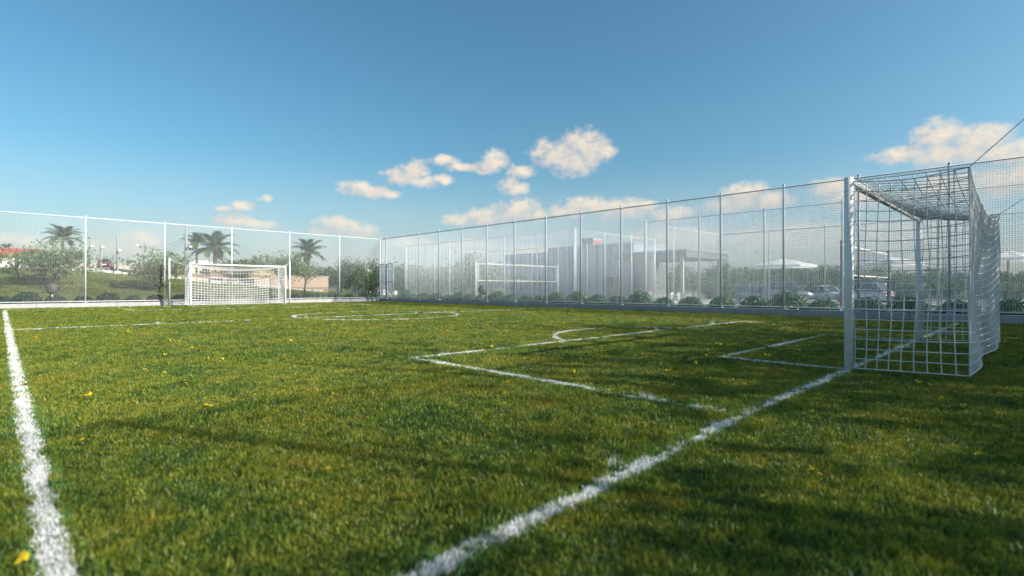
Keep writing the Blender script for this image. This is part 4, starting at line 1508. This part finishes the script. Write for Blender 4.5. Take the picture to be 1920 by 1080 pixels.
silver = mat('silver_paint', (0.42, 0.45, 0.48), 0.25, 0.6, 0.6)
greyp = mat('grey_paint', (0.22, 0.24, 0.27), 0.25, 0.6, 0.5)
whitep = mat('white_car_paint', (0.78, 0.79, 0.80), 0.2, 0.6)
bluep = mat('pale_blue_paint', (0.48, 0.56, 0.62), 0.25, 0.6, 0.4)
redp = mat('red_car_paint', (0.20, 0.085, 0.09), 0.3, 0.5)
for (px, Z, lab, paint, dims, kind, rz) in (
        (1412, 52, 'silver hatchback parked beyond the volleyball cage', silver, (4.1, 1.75, 1.62), 'hatch', -2.2),
        (1471, 50, 'tall grey SUV parked under the big parasol', greyp, (4.7, 1.9, 1.92), 'suv', -0.9),
        (1541, 50, 'white car parked with its tail to the camera beside the goal post', whitep, (4.2, 1.75, 1.50), 'sedan', 1.1),
        (1618, 46, 'pale blue car parked behind the near goal', bluep, (4.3, 1.78, 1.75), 'hatch', 1.3),
        (1580, 58, 'grey car parked behind the white car', silver, (4.3, 1.78, 1.50), 'sedan', 0.4)):
    X = (px - 960) / FPX * Z
    x, y = 0.7144 * X + 0.6998 * Z, -0.6998 * X + 0.7144 * Z
    car(lab, (x, y, -0.31), rz, paint, *dims, kind)
x, Z = at_y(198, 92)
car('small red car far up the road above the bank', (x, 92, terrain_h(x - 7, 92) + 0.05), 1.35, redp, 3.7, 1.6, 1.42, 'hatch')

# ------------------------------------------------------------------ trees beyond the cages and car park
BELT_LEAF = leaf_mat('belt_leaf', [(0.045, 0.095, 0.030), (0.080, 0.150, 0.045), (0.130, 0.200, 0.055), (0.20, 0.25, 0.08)], trans=0.4)
tg = [tree_meshes(BELT_LEAF, 1.2, 4.2, 3.0, 2400, 0.20, 9, seed=41), tree_meshes(BELT_LEAF, 1.0, 4.6, 3.1, 2600, 0.20, 10, seed=42),
      tree_meshes(BELT_LEAF, 0.8, 3.6, 3.2, 2200, 0.20, 9, seed=43)]
nt_ = 0
for i, px in enumerate(np.linspace(700, 2120, 46)):
    Z = 74 + 9 * math.sin(i * 2.3) + random.uniform(-5, 5)
    if px < 930:
        Z = 58 + 6 * math.sin(i * 1.7)
    X = (px - 960) / FPX * Z
    x, y = 0.7144 * X + 0.6998 * Z, -0.6998 * X + 0.7144 * Z
    if BX - 4 < x < BX + 15 and 18 < y < 46:
        Z = 88
        X = (px - 960) / FPX * Z
        x, y = 0.7144 * X + 0.6998 * Z, -0.6998 * X + 0.7144 * Z
    top = np.interp(px, [700, 760, 800, 850, 890, 920, 1000, 1300, 1400, 1500, 1600, 1700, 1900, 2100], [500, 503, 508, 503, 492, 498, 508, 506, 505, 501, 505, 509, 512, 510])
    H = hgt(top, Z) + 0.4
    geo = tg[i % 3]
    base = (5.4, 5.6, 4.4)[i % 3]
    tree('belt_tree', 'leafy tree of the green belt beyond the cages, %s from the left end' % (ORD[i] if i < 36 else ORD[i - 36].replace('first', 'first') + ' past thirty-six'), (x, y, -0.4), geo, None, 'green belt of trees beyond the cages', i * 1.3, H / base * random.uniform(0.92, 1.12))
# low shrub planting in front of the belt
for i, px in enumerate(np.linspace(1340, 1960, 18)):
    Z = 61 + 3 * math.sin(i * 3.1)
    X = (px - 960) / FPX * Z
    x, y = 0.7144 * X + 0.6998 * Z, -0.6998 * X + 0.7144 * Z
    t = tree('hedge_shrub', 'bushy shrub behind the parked cars, %s from the left' % ORD[i], (x, y, -1.4), tg[(i + 1) % 3], None, 'shrubs behind the parked cars', i * 2.1, random.uniform(0.55, 0.72))
    t['category'] = 'shrub'

# distant hills
hm = mat('hill', (0.10, 0.14, 0.17), 1.0, 0.0, vary=0.4, vscale=0.01, coords='World')
g = MB()
N = 60
for k in range(N):
    a0, a1 = -1.2 + 2.6 * k / N, -1.2 + 2.6 * (k + 1) / N

    def hh(a):
        return 18 + 14 * math.sin(a * 5.1 + 1) + 9 * math.sin(a * 11.3) + 4 * math.sin(a * 23)
    P0, P1 = (1500 * math.sin(a0 + YAW), 1500 * math.cos(a0 + YAW)), (1500 * math.sin(a1 + YAW), 1500 * math.cos(a1 + YAW))
    Q0, Q1 = (P0[0] * 1.25, P0[1] * 1.25), (P1[0] * 1.25, P1[1] * 1.25)
    g.quad((*P0, -1), (*P1, -1), (*Q1, max(hh(a1), 3)), (*Q0, max(hh(a0), 3)))
tag(g.build('hills', hm, None, True), 'low blue hills far behind the trees', 'hills', kind='structure')

# ------------------------------------------------------------------ trees behind the camera that shade the foreground
sg = [tree_meshes(MID_LEAF, 1.6, 3.6, 2.8, 2300, 0.13, 11, seed=61), tree_meshes(DARK_LEAF, 1.8, 3.8, 3.0, 2500, 0.13, 11, seed=62)]
for i, (x, y, s) in enumerate(((5.6, -7.6, 0.98), (11.0, -8.0, 1.3), (16.0, -7.6, 1.5), (21.5, -7.8, 1.55))):
    tree('shade_tree', 'leafy tree behind the near goal outside the picture, %s along the fence' % ORD[i], (x, y, -0.4), sg[i % 2], None, 'shade trees behind the near fence', i * 1.7, s)

# ------------------------------------------------------------------ yellow fallen leaves on the turf
YEL = leaf_mat('yellow_leaf', [(0.60, 0.40, 0.02), (0.74, 0.54, 0.02), (0.82, 0.66, 0.05)], trans=0.35, rough=0.5)
ym = []
for s in range(4):
    n = (3, 4, 5, 3)[s]
    C = rng.normal(0, 0.018, (n, 3)); C[:, 2] = np.abs(C[:, 2]) * 0.6
    Vy, Fy = leaf_cards(C, rng.normal(0, 0.5, (n, 3)) + np.array([0, 0, 1.0]), 0.019, 0.75)
    ym.append(mesh_np('petal_cluster', Vy, Fy, YEL))
spots = [(615, 882), (1523, 884), (1440, 936), (1843, 852), (38, 1050), (155, 826), (163, 740), (343, 717), (390, 760), (627, 740), (411, 675), (950, 757), (952, 718), (773, 691), (1010, 669), (1074, 697),
         (1234, 683), (1303, 681), (1256, 694), (1321, 667), (1720, 716), (1768, 749), (1129, 738), (1130, 658), (920, 650), (1436, 667), (1425, 645), (1346, 645), (302, 700), (365, 652), (135, 642), (320, 640), (68, 634), (50, 622),
         (1443, 638), (1383, 665), (1480, 626), (1370, 612), (1320, 622), (238, 622), (540, 640), (700, 640), (840, 622), (620, 610), (480, 605), (300, 600), (860, 600)]
zone_n = {}
spots = spots[:6] + sorted(spots[6:], key=lambda q: -q[1])
for i, (px, py) in enumerate(spots):
    Z = FPX * HC / (py - 540.0) * 0.965
    X = (px - 960) / FPX * Z
    x, y = 0.7144 * X + 0.6998 * Z, -0.6998 * X + 0.7144 * Z
    s = float(np.clip(0.9 + (Z - 3) * 0.10, 0.9, 2.0))
    near = i < 6
    lab = ['bright yellow fallen petals on the open turf left of centre', 'pair of yellow petals in the dark turf right of the goal line', 'yellow petals low in the turf right of the goal line', 'yellow petals at the dark right picture edge',
           'yellow petals at the bottom corner beside the touchline', 'yellow petals just right of the white touchline'][i] if near else 'small yellow fallen petals scattered on the turf'
    if not near:
        zone = ('inside the near penalty area' if 4 < x < 14.9 and 1.6 < y < 6 else 'behind the near goal line' if y <= 1.6 else
                'beyond the halfway line' if y > YC else 'between the touchline and the near penalty area' if x <= 4 and y < 8 else 'between the near penalty area and the halfway line')
        zone_n[zone] = zone_n.get(zone, 0) + 1
        lab = 'yellow petals %s, %s nearest the camera' % (zone, ORD[zone_n[zone] - 1])
    o = link('fallen_petals', ym[i % 4])
    o.location = (x, y, 0.034)
    o.rotation_euler = (0, 0, random.uniform(0, 6.28))
    o.scale = (s, s, s)
    tag(o, lab, 'petals', 'yellow petals on the turf')

n = 420
zz_ = np.sqrt(rng.uniform(3.0 ** 2, 30 ** 2, n)); xx_ = zz_ * rng.uniform(-1.05, 1.05, n)
fx_, fy_ = 0.7144 * xx_ + 0.6998 * zz_, -0.6998 * xx_ + 0.7144 * zz_
k = (fx_ > 0) & (fx_ < 19) & (fy_ > 0) & (fy_ < 32.5)
fx_, fy_, zz_ = fx_[k], fy_[k], zz_[k]
petal_protos = proto_collection('petal_source', ym)
sc_ = np.clip(0.45 + zz_ * 0.03, 0.45, 1.1)
fl = scatter('fallen_petal_litter', np.stack([fx_, fy_, np.full(len(fx_), 0.028)], 1), np.stack([sc_] * 3, 1), petal_protos, 4)
tag(fl, 'tiny yellow flecks of fallen petals sprinkled over the whole pitch', 'petal litter', kind='stuff')
